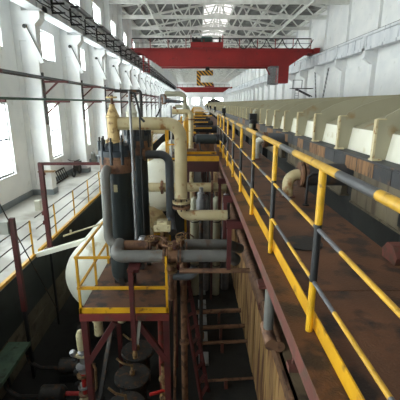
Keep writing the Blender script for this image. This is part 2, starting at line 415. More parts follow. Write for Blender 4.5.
# trusses
tp = None
for i, y in enumerate(ys[5:]):
    lab = 'white steel roof truss, %s in order of distance' % ORD[min(i, 29)]
    if tp is None:
        t = tp = thing('roof_truss', (XM, 0, CHORD), lab, kind='structure', group='white steel roof trusses')
        B(WL, WR, -.13, .13, CHORD, CHORD + .34).build('bottom_chord', 'truss_white', t)
        for s in (-1, 1):
            MB().bar((XM + s * (WR - XM), 0, EAVE - .22 - .1), (XM, 0, RIDGE - .32), .2, .2, (0, 1, 0)).build('top_chord', 'truss_white', t)
            n = 4; dx = (WR - XM) / n
            for q in range(n):
                xa = XM + s * q * dx; xb = XM + s * (q + 1) * dx; xm = XM + s * (q + .5) * dx
                MB().bar((xa, 0, zr(xa) - .35), (xm, 0, CHORD + .2), .12, .12, (0, 1, 0)).build('web_member', 'truss_white', t)
                MB().bar((xm, 0, CHORD + .2), (xb, 0, zr(xb) - .35), .12, .12, (0, 1, 0)).build('web_member', 'truss_white', t)
        MB().bar((XM, 0, CHORD + .2), (XM, 0, RIDGE - .4), .13, .13).build('web_member', 'truss_white', t)
        t.location = (XM, y, CHORD)
    else:
        dup(tp, (XM, y, CHORD), lab)
# lattice bracing running lengthwise between trusses
for k, x in enumerate((XM - 7.2, XM + 7.2)):
    tag(B(x - .06, x + .06, 20, YE, CHORD - .14, CHORD - .01).build('roof_tie', 'truss_white', None, (x, 20, CHORD)), 'white lengthwise tie under the trusses on the %s side' % ('left', 'right')[k], kind='structure')

# ------------------------------------------------------------------ crane runways
def runway(x0, x1, z0, z1, side, lab):
    t = thing('crane_runway_beam', ((x0 + x1) / 2, 0, z0), lab, kind='structure')
    seg = None
    for y in ys[:-1]:
        if seg is None:
            m = MB().box(x0, x1, .03, BAY - .03, z0 + .22, z1 - .2).box(x0 - .16, x1 + .16, .03, BAY - .03, z1 - .2, z1 - .03)
            m.box(x0 - .1, x1 + .1, .03, BAY - .03, z0, z0 + .22)
            for q in (0.03, BAY - .28): m.box(x0 - .1, x1 + .1, q, q + .25, z0, z1 - .03)
            seg = m.build('beam_segment', 'beam_white', t, ((x0 + x1) / 2, 0, z0)); seg.location = (0, y, 0)
        else: inst(seg, (0, y, 0), t)
    xr = (x0 + x1) / 2
    B(xr - .05, xr + .05, YB, YE, z1 - .03, z1 + .12).build('crane_rail', 'black_metal', t)
    return t
runway(-7.2, -6.8, 8.3, 9.45, -1, 'white concrete crane runway beam along the left pilasters')
runway(12.95, 13.35, 8.25, 9.45, 1, 'weathered white crane runway beam along the right wall with dark rail')
# black cable rack hung on the left runway
cr = thing('cable_rack', (-6.45, 0, 8.5), 'black steel cable rack with U brackets hung along the left crane beam', 'rack')
u0 = None; y = 5.5
while y < 120:
    if u0 is None:
        m = MB().box(-6.72, -6.64, -.05, .05, 8.42, 9.4).box(-6.72, -6.1, -.05, .05, 8.42, 8.5).box(-6.72, -6.1, -.05, .05, 8.82, 8.9).box(-6.72, -6.2, -.04, .04, 9.30, 9.36)
        u0 = m.build('bracket', 'black_metal', cr, (-6.45, 0, 8.5)); u0.location = (0, y, 0)
    else: inst(u0, (0, y, 0), cr)
    y += 2.62
for x, z, r_ in ((-6.5, 8.53, .03), (-6.25, 8.53, .03), (-6.4, 8.93, .03)):
    pts = [(x + random.uniform(-.03, .03), yy, z - (.07 if i % 2 else 0)) for i, yy in enumerate([5 + q * 1.31 for q in range(88)])]
    MB().tube(pts, r_, n=6).build('cable', 'rubber', cr)
cg = thing('catwalk_railing', (-6.9, 0, 9.5), 'thin grey catwalk railing on top of the left crane beam', 'railing')
for z in (9.53, 9.6): MB().tube([(-6.5, 5, z), (-6.5, 130, z)], .025, n=6).build('rail', 'steel', cg)
B(-6.78, -6.45, 5, 130, 9.42, 9.45).build('deck', 'steel', cg)
u0 = None
for k in range(48):
    if u0 is None: u0 = B(-6.52, -6.48, -.02, .02, 9.43, 9.6).build('post', 'steel', cg, (-6.9, 0, 9.5)); u0.location = (0, 6, 0)
    else: inst(u0, (0, 6 + k * 2.62, 0), cg)

# ------------------------------------------------------------------ overhead cranes
def crane(Y, lab, detail):
    t = thing('overhead_crane', (XM, Y, 9.5), lab, 'crane')
    g = [(-6.6, 9.65), (-6.0, 9.65), (-3.9, 8.3), (10.2, 8.3), (12.2, 9.65), (12.75, 9.65), (12.75, 9.95), (-6.6, 9.95)]
    for dy in ((-.9, .9) if detail else (0,)):
        MB().prism(g, Y + dy - .28, Y + dy + .28).build('girder', 'crane_red', t)
        m = MB().box(-6.8, 12.9, Y + dy - .38, Y + dy + .38, 9.95, 10.05)
        m.box(-3.9, 10.2, Y + dy - .36, Y + dy + .36, 8.24, 8.3); m.build('girder_flange', 'crane_red', t)
        if detail and dy < 0:
            for q in range(9): B(-4 + q * 1.85, -3.94 + q * 1.85, Y + dy - .31, Y + dy - .28, 8.32, 9.3).build('stiffener', 'crane_red', t)
    for x in (-7.0, 13.15):
        B(x - .3, x + .3, Y - 1.3, Y + 1.3, 9.6, 10.15).build('end_truck', 'crane_red', t)
        for dy in (-1.0, 1.0): MB().cyl((x - .1, Y + dy, 9.73), (x + .1, Y + dy, 9.73), .16).build('wheel', 'black_metal', t)
    # foot walk railing
    rl = MB().tube([(-6.8, Y - 1.35, 11.05), (12.4, Y - 1.35, 11.05)], .06, n=6).tube([(-6.8, Y - 1.35, 10.6), (12.4, Y - 1.35, 10.6)], .025, n=6)
    rl.build('handrail', 'black_metal', t)
    B(-6.8, 12.4, Y - 1.4, Y - 1.2, 10.05, 10.1).build('foot_walk', 'crane_red', t)
    for q in range(11): B(-6.8 + q * 1.92 - .04, -6.8 + q * 1.92 + .04, Y - 1.38, Y - 1.32, 10.05, 11.05).build('railing_post', 'crane_red', t)
    tx = 1.2 if detail else 5
    tr = B(tx - 1.75, tx + 1.75, Y - 1.4, Y + 1.4, 10.15, 10.7).build('trolley_frame', 'crane_red', t)
    MB().lathe((tx - .6, Y - .3, 11.0), (1, 0, 0), [(0, 0), (.34, 0), (.45, .1), (.45, 1.1), (.34, 1.25), (0, 1.25)]).build('hoist_motor', 'motor_green', tr)
    MB().cyl((tx - 1.4, Y + .4, 10.95), (tx - .5, Y + .4, 10.95), .32).build('rope_drum', 'cast_dark', tr)
    for xx in (tx - 1.5, tx - 1.1, tx + 1.45): B(xx - .1, xx + .1, Y - .4, Y + .3, 10.7, 11.35).build('gear_case', 'cast_dark', tr)
    for k, xx in enumerate((tx - 1.7, tx + 1.7)): B(xx - .04, xx + .04, Y - 1.4, Y - 1.32, 10.7, 11.4).build('trolley_post', 'crane_red', tr)
    if detail:
        x = 4.3
        for q in range(5):
            wdt = 1.66; pts = [(x + wdt * a / 6, Y - 1.42, 10.98 - .95 * math.sin(math.pi * a / 6) ** .8) for a in range(7)]
            MB().tube(pts, .045, n=6).build('festoon_cable', 'rubber', t); x += wdt
        # hook on ropes
        hk = thing('hook_block', (1.05, Y, 6.3), 'black and yellow striped C-shaped lifting hook hanging from the crane', 'hook')
        m = MB().prism([(.1, 7.9), (.1, 6.3), (1.95, 6.3), (1.95, 6.65), (.55, 6.65), (.55, 7.4), (1.95, 7.4), (1.95, 7.95), (.1, 7.9)], Y - .16, Y + .16)
        m.build('c_frame', 'hook_stripe', hk)
        MB().prism([(1.05, 7.95), (1.6, 7.95), (1.42, 8.6), (1.22, 8.6)], Y - .12, Y + .12).build('shackle', 'black_metal', hk)
        MB().cyl((1.32, Y, 8.6), (1.32, Y, 10.2), .05, n=6).build('rope', 'black_metal', hk)
        # cab
        cb = B(8.95, 10.05, Y - 1.9, Y - .4, 6.5, 8.25); cb = cb.build('cab_body', 'crane_red', t)
        m = MB().box(8.05, 8.95, Y - 1.9, Y - 1.8, 6.4, 6.55).box(8.05, 8.95, Y - 1.9, Y - 1.8, 8.05, 8.2).box(8.05, 8.15, Y - 1.9, Y - 1.8, 6.4, 8.2).box(8.85, 8.95, Y - 1.9, Y - 1.8, 6.4, 8.2).box(8.05, 8.95, Y - 1.9, Y - 1.82, 7.35, 7.45)
        m.box(8.05, 8.95, Y - .5, Y - .4, 6.4, 8.2).box(8.05, 8.95, Y - 1.9, Y - .4, 6.35, 6.45).box(8.05, 8.95, Y - 1.9, Y - .4, 8.15, 8.25); m.build('cab_window_frame', 'steel', cb)
        B(8.1, 8.9, Y - 1.86, Y - 1.84, 6.5, 8.1).build('cab_glass', 'glass', cb)
        MB().bar((7.6, Y - 1.1, 8.35), (8.15, Y - 1.1, 7.4), .12, .12).build('cab_strut', 'crane_red', t)
        # red end ladder by the left truck
        for xx in (-5.7, -5.1): B(xx - .05, xx + .05, Y - 1.3, Y - 1.2, 7.6, 9.4).build('hanger', 'crane_red', t)
        for q in range(5): B(-5.7, -5.1, Y - 1.27, Y - 1.23, 7.7 + q * .35, 7.75 + q * .35).build('rung', 'crane_red', t)
    return t
crane(43.0, 'large red overhead travelling crane spanning the hall with driver cab', True)
crane(140.0, 'small distant red overhead crane near the far end wall', False)

# ------------------------------------------------------------------ right: raised rusty walkway with hazard-striped rail
WZ = 2.94
wk = thing('raised_walkway', (1.3, 6, WZ), 'raised rusty steel plate walkway with a brown edge channel', 'walkway')
pl = None
for k in range(18):
    y = .2 + k * 2.4
    if pl is None: pl = B(.68, 1.94, 0, 2.39, WZ - .012, WZ).build('floor_plate', 'rust_plate', wk, (1.3, 0, WZ)); pl.location = (0, y - 6, 0)
    else: inst(pl, (0, y - 6, 0), wk)
B(.62, .66, .2, 43, WZ - .11, WZ).box(.62, .72, .2, 43, WZ - .12, WZ - .11).build('edge_channel', 'brown_oxide', wk)
B(.62, .775, .2, 43, WZ, WZ + .012).build('edge_flange', 'rust_plate', wk)
B(1.88, 1.94, .2, 43, WZ - .2, WZ - .013).build('inner_channel', 'brown_oxide', wk)
B(.775, .785, .2, 43, WZ, WZ + .125).build('toe_board', 'yellow', wk)
for k in range(20):
    y = .9 + k * 2.2; B(.66, 1.88, y - .04, y + .04, WZ - .13, WZ - .013).build('cross_beam', 'brown_oxide', wk)
for k in range(11):
    y = 3.25 + k * 4.0
    MB().box(1.68, 1.80, y - .06, y + .06, 0, WZ - .13).build('support_post', 'brown_oxide', wk)
gr = thing('guard_rail', (.74, 6, WZ), 'yellow and black striped guard rail along the raised rusty walkway', 'guard rail')
MB().tube([(.74, .3, WZ + 1.1), (.74, 12.3, WZ + 1.1)], .025, n=10).build('top_rail', 'rail_stripe', gr)
MB().tube([(.74, .3, WZ + .72), (.74, 12.3, WZ + .72)], .013, n=8).build('middle_rail', 'rail_stripe_thin', gr)
MB().tube([(.74, .3, WZ + .37), (.74, 12.3, WZ + .37)], .013, n=8).build('middle_rail', 'rail_stripe_thin', gr)
ps = None
for k in range(10):
    y = .78 + k * 1.28
    if ps is None: ps = MB().cyl((.74, 0, WZ), (.74, 0, WZ + 1.1), .023, n=10).build('post', 'post_stripe', gr, (.74, 0, WZ)); ps.location = (0, y - 6, 0)
    else: inst(ps, (0, y - 6, 0), gr)
tag(MB().cyl((1.15, 3.6, WZ), (1.15, 3.6, WZ + .015), .2, n=24).build('manhole_cover', 'cast_dark', None, (1.15, 3.6, WZ)), 'round dark cover plate lying on the rusty walkway', 'cover')
tag(MB().prism([(3.05, WZ), (3.28, WZ), (3.3, WZ + .08), (3.22, WZ + .17), (3.12, WZ + .17), (3.03, WZ + .08)], 1.84, 1.96, 'x').build('hexagonal_lug', 'brown_oxide', None, (1.9, 3.15, WZ)), 'rusty hexagonal lug on the right edge of the walkway', 'lug')

# ------------------------------------------------------------------ right: long ribbed beige hood on a dark beam
HX = 2.4
def hood_z(x):      # outer shell of the hood
    return 4.0 + .32 * (1 - math.exp(-max(x - 2.63, 0) / .6)) + .02 * (x - 2.63)
def rib_z(x):
    return 4.24 + .30 * (1 - math.exp(-max(x - 2.52, 0) / .45)) + .02 * (x - 2.52)
hd = thing('ribbed_hood', (3.5, 6, 3.64), 'long beige ribbed hood with cream side panels on a dark beam', 'machine hood')
XR = 8.8        # mirror line at 5.6
front = [(2.4, 3.65), (2.4, 4.19), (2.5, 4.19), (2.52, 4.24)] + [(2.52 + q * .22, rib_z(2.52 + q * .22)) for q in range(1, 15)]
prof = front + [(11.2 - x, z) for x, z in reversed(front)]
rb = sp_ = sh = fl = None
NR = 76; PITCH = 1.27; Y0 = 3.585
for k in range(NR):
    y = Y0 + k * PITCH - 6
    if rb is None:
        # each rib: a plate that hugs the shell, open in the middle
        inner = [(2.60, 3.65), (2.63, 3.98)] + [(2.63 + q * .21, hood_z(2.63 + q * .21) - .02) for q in range(1, 15)]
        m = MB(); a = front; b = inner
        # ring-shaped plate triangulated as strips between outer and inner outlines
        def sample(P, n):
            L = [0]
            for p, q in zip(P, P[1:]): L.append(L[-1] + math.dist(p, q))
            out = []
            for i in range(n + 1):
                s_ = L[-1] * i / n; j = 0
                while j < len(P) - 2 and L[j + 1] < s_: j += 1
                f = (s_ - L[j]) / max(L[j + 1] - L[j], 1e-6); out.append((P[j][0] + (P[j + 1][0] - P[j][0]) * f, P[j][1] + (P[j + 1][1] - P[j][1]) * f))
            return out
        A = front; Bn = [(2.6, 3.65), (2.63, 4.0), (2.64, 4.0), (2.66, 4.03)] + [(2.52 + q * .22 + .12, hood_z(2.52 + q * .22 + .12) - .02) for q in range(1, 15)]
        A2 = A + [(11.2 - x, z) for x, z in reversed(A[:-1])]; B2 = Bn + [(11.2 - x, z) for x, z in reversed(Bn[:-1])]
        n = len(A2); T = .012
        for yy, rev in ((-T, False), (T, True)):
            v = [(x, yy, z) for x, z in A2] + [(x, yy, z) for x, z in B2]
            m.add(v, [((i, i + 1, i + 1 + n, i + n) if not rev else (i + n, i + 1 + n, i + 1, i)) for i in range(n - 1)])
        m.add([(x, -T, z) for x, z in A2] + [(x, T, z) for x, z in A2], [(i, i + n, i + 1 + n, i + 1) for i in range(n - 1)])
        rb = m.build('rib', 'hood_beige', hd, (3.5, 0, 3.64)); rb.data.materials[0] = MATS['hood_beige']
        fl = MB().box(2.38, 2.41, -.03, .03, 3.66, 4.19).box(2.4, 2.52, -.03, .03, 4.185, 4.2).box(2.37, 2.5, -.06, .06, 3.645, 3.67).build('rib_flange', 'rusty_edge', hd, (3.5, 0, 3.64))
        m = MB(); T = PITCH / 2 - .012
        v = [(2.575, -T, 3.65), (2.575, T, 3.65), (2.63, T, 4.0), (2.63, -T, 4.0)]
        m.prism([(2.575, 3.65), (2.63, 4.0), (2.66, 4.0), (2.605, 3.65)], -T, T)
        sp_ = m.build('side_panel', 'hood_panel', hd, (3.5, 0, 3.64))
        xs_ = [2.63 + q * .2 for q in range(16)]; xs_ += [11.2 - x for x in reversed(xs_[:-1])]
        zz = [hood_z(min(x, 11.2 - x)) for x in xs_]; n = len(xs_)
        m = MB().add([(x, -T, z) for x, z in zip(xs_, zz)] + [(x, T, z) for x, z in zip(xs_, zz)], [(i, i + 1, i + 1 + n, i + n) for i in range(n - 1)], True)
        m.add([(x, -T, z - .03) for x, z in zip(xs_, zz)] + [(x, T, z - .03) for x, z in zip(xs_, zz)], [(i + n, i + 1 + n, i + 1, i) for i in range(n - 1)], True)
        sh = m.build('shell_panel', 'hood_beige', hd, (3.5, 0, 3.64))
        rb.location = (0, y, 0); fl.location = (0, y, 0); sp_.location = sh.location = (0, y + PITCH / 2, 0)
    else:
        inst(rb, (0, y, 0), hd); inst(fl, (0, y, 0), hd)
        if k < NR - 1: inst(sp_, (0, y + PITCH / 2, 0), hd); inst(sh, (0, y + PITCH / 2, 0), hd)
HE = Y0 + (NR - 1) * PITCH
B(2.6, 8.6, HE - .02, HE, 3.65, 4.0).build('end_plate', 'hood_beige', hd)
B(8.57, 8.62, Y0, HE, 3.65, 4.0).build('back_panel', 'hood_panel', hd)
bmx = thing('support_beam', (2.5, 6, 2.9), 'dark steel support beam with rust streaked blocks below the ribbed hood', 'beam')
for ya, yb in ((1.0, 5.42), (5.82, 9.45), (10.15, HE)): B(2.42, 2.52, ya, yb, 2.92, 3.44).build('beam_web', 'beam_web', bmx)
for ya, yb in ((1.0, 5.42), (5.82, 9.45), (10.15, HE)): B(2.40, 2.56, ya, yb, 2.90, 2.925).build('bottom_flange', 'beam_web', bmx)
B(2.36, 8.7, 1.0, HE, 3.615, 3.645).build('top_plate', 'bitumen', bmx)
b1 = b2 = None; y = 1.0; k = 0
while y < 44:
    nm = 'rust_block' if k in (5, 8, 9, 12, 13, 15, 18, 19, 20, 22, 23, 27, 28, 31, 36, 37, 41) else 'bitumen'
    B(2.34, 2.46, y, y + .445, 3.43, 3.62).build('beam_block', nm, bmx); y += .46; k += 1
B(2.34, 2.46, 44, HE, 3.43, 3.62).build('beam_block', 'bitumen', bmx)
B(2.40, 2.422, 3.75, 4.05, 2.98, 3.22).build('bolt_plate', 'black_metal', bmx)
MB().cyl((2.38, 3.92, 3.1), (2.405, 3.92, 3.1), .035, n=10).build('bolt', 'steel', bmx)
for k in range(14):
    y = 4.2 + k * 5.0; B(2.6, 2.8, y - .1, y + .1, 0, 2.9).build('leg', 'black_metal', bmx)
tag(B(3.5, 8.5, 1.0, HE, .5, 2.6).build('machine_trough', 'dark_concrete', None, (5.6, 6, .5)), 'dark trough body under the ribbed beige hood', 'trough')
tag(B(2.15, 2.5, 3.7, 6.2, 1.9, 1.98).build('cable_shelf', 'tank_tan', None, (2.3, 5, 1.9)), 'tan shelf plate in the shadow below the support beam', 'shelf')
# drive motors on the beam edge
def drive(Y, lab, first):
    t = thing('drive_motor', (2.25, Y, 3.64), lab, 'motor', 'drive motors on the hood beam')
    B(2.1, 2.42, Y - .3, Y + .3, 3.36, 3.42).build('bracket', 'black_metal', t)
    MB().lathe((2.25, Y - .3, 3.62), (0, 1, 0), [(0, 0), (.12, 0), (.17, .05), (.17, .5), (.1, .6), (0, .6)]).build('motor_body', 'black_metal', t)
    B(2.12, 2.4, Y - .1, Y + .22, 3.7, 4.0).build('gear_box', 'black_metal', t)
    MB().tube([(2.3, Y + .1, 4.0), (2.3, Y + .1, 4.08), (2.38, Y + .1, 4.14)], .04, .04).build('vent', 'tank_white', t)
    MB().tube([(2.15, Y - .35, 3.3), (2.15, Y - .35, 3.62)], .08).build('coupling', 'grey_olive', t)
    return t
drive(14.6, 'black drive motor nearest on the hood beam, with white vent', True)
for k, (Y, o_) in enumerate(((30, 'second'), (44, 'third'), (58, 'fourth'), (72, 'fifth'))): drive(Y, 'small black drive motor on the hood beam, %s in distance' % o_, False)
hp = thing('rubble_heap', (4, 92, 4.55), 'dark tarpaulin heap lying on the far end of the hood', 'heap')
m = MB()
for k in range(9):
    x = 3.0 + k * .4; h = .4 + .5 * math.sin(k / 8 * math.pi) + random.uniform(-.1, .1)
    m.lathe((x, 92 + random.uniform(-.4, .4), 4.5), (0, 0, 1), [(.75, 0), (.62, h * .4), (.35, h * .8), (0, h)], 9)
m.build('tarpaulin', 'cast_dark', hp)

# elbows rising from the walkway and black pipes into the machine
def elbow(X, Y, r, pm, lab, zt, bm):
    t = thing('elbow_pipe', (X, Y, WZ), lab, 'pipe')
    MB().tube([(X, Y, WZ - .02), (X, Y, zt), (X + .19, Y, zt)], r, .15, 16).build('elbow', pm, t)
    for dx in (.17, .24): MB().cyl((X + dx, Y, zt), (X + dx + .04, Y, zt), r * 2.3, n=20).build('flange', 'rust_pipe', t)
    MB().cyl((X + .28, Y, zt), (3.0, Y, zt), r * 2.0, n=20).build('branch_pipe', bm, t)
    MB().cyl((X, Y, WZ), (X, Y, WZ + .02), r * 1.5).build('base_ring', 'brown_oxide', t)
    return t
elbow(1.47, 5.62, .088, 'beige_pipe', 'rust stained beige elbow pipe with flange and black branch rising from walkway', 3.3, 'bitumen')
elbow(1.62, 9.7, .09, 'tank_white', 'white elbow pipe with grey branch farther along the walkway', 3.45, 'blue_pipe')
MB_r = thing('lever_rod', (1.6, 5.0, WZ), 'thin black vertical lever rod standing beside the beige elbow pipe', 'lever')
MB().tube([(1.62, 5.1, WZ), (1.62, 5.1, WZ + .42), (1.68, 5.1, WZ + .47), (1.8, 5.1, WZ + .47)], .02, .03).build('rod', 'black_metal', MB_r)
MB().cyl((1.62, 5.1, WZ), (1.62, 5.1, WZ + .02), .05).build('foot', 'black_metal', MB_r)

# stub pipe, hangers and edge pipe under the walkway
t = thing('drain_pipe', (.85, 3.6, 1.9), 'short grey drain pipe hanging below the walkway edge', 'pipe')
MB().cyl((.8, 3.5, 1.98), (.8, 3.5, WZ - .13), .055).build('pipe', 'grey_pipe', t)
MB().tube([(.8, 3.62, 1.93), (.8, 3.3, 1.9)], .07).build('end_cap', 'rust_pipe', t)
B(.66, .92, 3.42, 3.58, 2.5, 2.54).build('clamp', 'brown_oxide', t)
t = thing('edge_pipe', (1.4, 6, .12), 'rusty brown pipe running along the top of the boarded pit wall', 'pipe')
MB().tube([(1.5, 5.6, .12), (1.5, 30, .12)], .11, n=12).build('pipe', 'rust_pipe', t)
for y in (7, 11, 15, 19): B(1.36, 1.66, y, y + .08, 0, .14).build('saddle', 'brown_oxide', t)
t = thing('tie_rod', (1.0, 3.0, 0), 'slim rusty hanger rod with bracket below the walkway', 'hanger')
MB().cyl((.95, 3.0, 1.9), (.95, 3.0, WZ - .13), .012, n=6).build('rod', 'brown_oxide', t); B(.9, 1.2, 2.95, 3.05, 1.85, 1.92).build('bracket', 'brown_oxide', t)
for k, (x, y, zt) in enumerate(((.56, 5.75, 2.36), (.58, 6.9, 2.5), (.58, 8.6, 2.5))):
    t = thing('support_frame', (x, y, PZ), 'red oxide pipe support post with arm, %s beside the walkway edge' % ORD[k], 'support', 'pipe support posts by the walkway')
    MB().box(x - .035, x + .035, y - .04, y + .04, 1.6, zt).build('post', 'dark_red', t)
    B(x - .05, x + .32, y - .06, y + .06, zt, zt + .13).build('arm', 'dark_red', t)

# ------------------------------------------------------------------ cross platforms with motors along the pit
def cross_platform(Y, k):
    n = ORD[k]
    t = thing('cross_platform', (.3, Y, WZ), 'yellow edged cross platform on red beams, %s from the front' % n, 'platform', 'cross platforms over the pit')
    x0, x1 = -.32, .60
    B(x0, x1, Y, Y + 2.7, WZ - .02, WZ).build('deck_plate', 'rust_plate', t)
    B(x0, x1, Y, Y + .02, WZ, WZ + .13).build('toe_board', 'yellow', t)
    B(x0, x0 + .02, Y, Y + 2.7, WZ, WZ + .15).build('toe_board', 'yellow', t)
    for yy in (Y, Y + 2.6): B(x0, x1, yy, yy + .1, WZ - .28, WZ - .02).build('beam', 'maroon', t)
    for xx in (x0 + .06, x1 - .06):
        for yy in (Y + 2.6,): B(xx - .04, xx + .04, yy - .04, yy + .04, PZ, WZ - .28).build('leg', 'maroon', t)
    for yy in (Y + .05, Y + 1.35, Y + 2.65): MB().cyl((x0 + .03, yy, WZ), (x0 + .03, yy, WZ + 1.0), .028, n=8).build('post', 'yellow', t)
    for z in (.55, 1.0): MB().tube([(x0 + .03, Y + .05, WZ + z), (x0 + .03, Y + 2.65, WZ + z)], .024, n=8).build('rail', 'yellow', t)
    for z in ((.55, 1.0) if k else ()): MB().tube([(x0, Y + .05, WZ + z), (x1, Y + .05, WZ + z)], .022, n=8).build('rail', 'yellow', t)
    B(x0, x1, Y + 1.3, Y + 1.38, WZ, WZ + .07).build('deck_strip', 'yellow', t)
    m = thing('electric_motor', (.3, Y + 1.9, WZ), 'black finned electric motor on the %s cross platform' % n, 'motor', 'motors on the cross platforms')
    yc = Y + 1.9; zc = WZ + .38
    MB().lathe((-.02, yc, zc), (1, 0, 0), [(0, 0), (.13, 0), (.155, .03), (.155, .6), (.12, .65), (0, .65)], 18).build('motor_body', 'vessel' if k == 0 else 'black_metal', m)
    MB().lathe((.58, yc, zc), (1, 0, 0), [(.1, 0), (.14, .02), (.16, .06), (.16, .3), (.1, .36), (0, .36)], 18).build('gear_head', 'black_metal', m)
    MB().lathe((-.1, yc, zc), (1, 0, 0), [(0, 0), (.1, 0), (.1, .08)], 14).build('fan_cover', 'cast_dark', m)
    B(.02, .55, yc - .1, yc + .1, WZ, WZ + .25).build('base', 'rust_plate', m)
    MB().tube([(.1, yc - .2, WZ + .3), (.14, yc - .35, WZ + .1), (.3, yc - .55, WZ + .04), (.55, yc - .6, WZ + .03)], .022, .1, 8).build('cable', 'rubber', m)
for k, Y in enumerate((9.3, 13.7, 18.1, 22.5, 26.9, 31.3, 35.7, 40.1)): cross_platform(Y, k)

# ------------------------------------------------------------------ centre: platform, two vessels and pipework
PF = 0.72       # platform floor
pt = thing('vessel_platform', (-1.3, 7, PF), 'red steel platform with yellow railing carrying two dark vessels', 'platform')
px0, px1, py0, py1 = -2.12, -.50, 5.8, 8.5
B(px0, px1, py0, py1, PF - .02, PF).build('deck_plate', 'rust_plate', pt)
B(px0, px1, py0 - .02, py0, PF - .0, PF + .11).build('toe_board', 'yellow', pt)
B(px0, px1, py0 - .04, py0 + .08, PF - .15, PF - .005).build('front_beam', 'red_oxide', pt)
for x in (px0, px1 - .1): B(x, x + .1, py0, py1, PF - .18, PF - .02).build('side_beam', 'dark_red', pt)
for x in (px0 + .06, px1 - .06):
    for y in (py0 + .05, py1 - .1): B(x - .055, x + .055, y - .055, y + .055, PZ, PF - .18).build('leg', 'dark_red', pt)
MB().bar((px0 + .08, py0 + .03, -.35), (px0 + .62, py0 + .03, PF - .2), .1, .08, (0, 1, 0)).build('knee_brace', 'dark_red', pt)
MB().bar((px1 - .08, py0 + .03, -.3), (px1 - .6, py0 + .03, PF - .2), .1, .08, (0, 1, 0)).build('knee_brace', 'dark_red', pt)
B(px0, px1, py0 - .02, py0 + .06, -2.0, -1.92).build('lower_tie', 'dark_red', pt)
for x, y in ((px0 + .03, py0), (px1 - .03, py0), (px0 + .03, py0 + 1.05), (px0 + .03, py0 + 2.1), (px0 + .03, py1)): B(x - .02, x + .02, y - .02, y + .02, PF, PF + 1.1).build('railing_post', 'yellow', pt)
for z in (.5, 1.08):
    B(px0 + .01, px0 + .05, py0, py1, PF + z, PF + z + .035).build('side_rail', 'yellow', pt)
B(px0, px1, py0 - .03, py0 + .01, PF + .48, PF + .53).build('front_rail', 'yellow', pt)
B(px0, px0 + .62, py0 - .03, py0 + .01, PF + 1.07, PF + 1.11).build('front_rail', 'yellow', pt)

def vessel(X, Y, rbody, rfl, zb, zf, bm, fm, lab):
    t = thing('pressure_vessel', (X, Y, zb), lab, 'vessel')
    MB().lathe((X, Y, zb), (0, 0, 1), [(rbody * .7, .0), (rbody * .95, .12), (rbody, .22), (rbody, zf - zb)], 28).build('shell', bm, t)
    MB().lathe((X, Y, zf), (0, 0, 1), [(rbody, -.28), (rfl, -.28), (rfl, -.03), (rfl * .96, -.03), (rfl * .96, 0.02)], 32).build('lower_flange', 'rust_pipe' if bm == 'vessel' else 'vessel_blue', t)
    lid = MB().lathe((X, Y, zf), (0, 0, 1), [(rfl, .02), (rfl, .12), (rfl * .9, .14), (rfl * .75, .22), (rfl * .4, .27), (0, .27)], 32).build('lid', fm, t)
    for q in range(10):
        a = 2 * math.pi * (q + .3) / 10; bx, by = X + rfl * .93 * math.cos(a), Y + rfl * .93 * math.sin(a)
        o = MB().cyl((bx, by, zf - .12), (bx, by, zf + .3), .038, n=8).cyl((bx, by, zf + .3), (bx, by, zf + .37), .018, n=6).build('clamp_bolt', 'vessel_blue', lid)
    for a in (.5, 2.6, 4.7):
        fx, fy = X + rbody * .8 * math.cos(a), Y + rbody * .8 * math.sin(a)
        B(fx - .05, fx + .05, fy - .05, fy + .05, PF, zb + .15).build('foot', 'cast_dark', t)
    return t
v1 = vessel(-1.50, 6.85, .25, .33, PF + .13, 3.42, 'vessel', 'vessel_blue', 'front dark vessel with rusty bolted flange and beige valve on top')
B(-1.545, -1.475, 6.595, 6.606, 2.78, 2.92).build('name_plate', 'cream_box', v1)
v2 = vessel(-1.24, 7.75, .19, .27, PF + .13, 3.62, 'vessel', 'vessel_blue', 'rear narrower blue-black vessel behind the rusty flanged one')

def gate_valve(X, Y, z, pm, lab):
    t = thing('gate_valve', (X, Y, z), lab, 'valve')
    MB().lathe((X, Y, z), (0, 0, 1), [(0, 0), (.16, 0), (.16, .05), (.13, .06), (.11, .1), (.11, .45), (.125, .46), (.125, .5), (.11, .51), (.05, .66), (.05, .70)], 20).build('valve_body', pm, t)
    MB().cyl((X, Y, z + .70), (X, Y, z + .86), .025, n=8).build('stem', 'rust_pipe', t)
    h = MB().torus((X, Y, z + .82), (0, 0, 1), .085, .018, 16, 6)
    for a in (0, math.pi / 2): h.bar((X - .085 * math.cos(a), Y - .085 * math.sin(a), z + .82), (X + .085 * math.cos(a), Y + .085 * math.sin(a), z + .82), .02, .02)
    h.build('hand_wheel', 'ochre_valve' if pm == 'ochre_valve' else 'rust_pipe', t)
    return t
gate_valve(-1.54, 6.85, 3.68, 'ochre_valve', 'ochre yellow gate valve on the front dark vessel')
gate_valve(-1.38, 7.95, 3.72, 'tank_white', 'pale cream gate valve on the rear vessel')

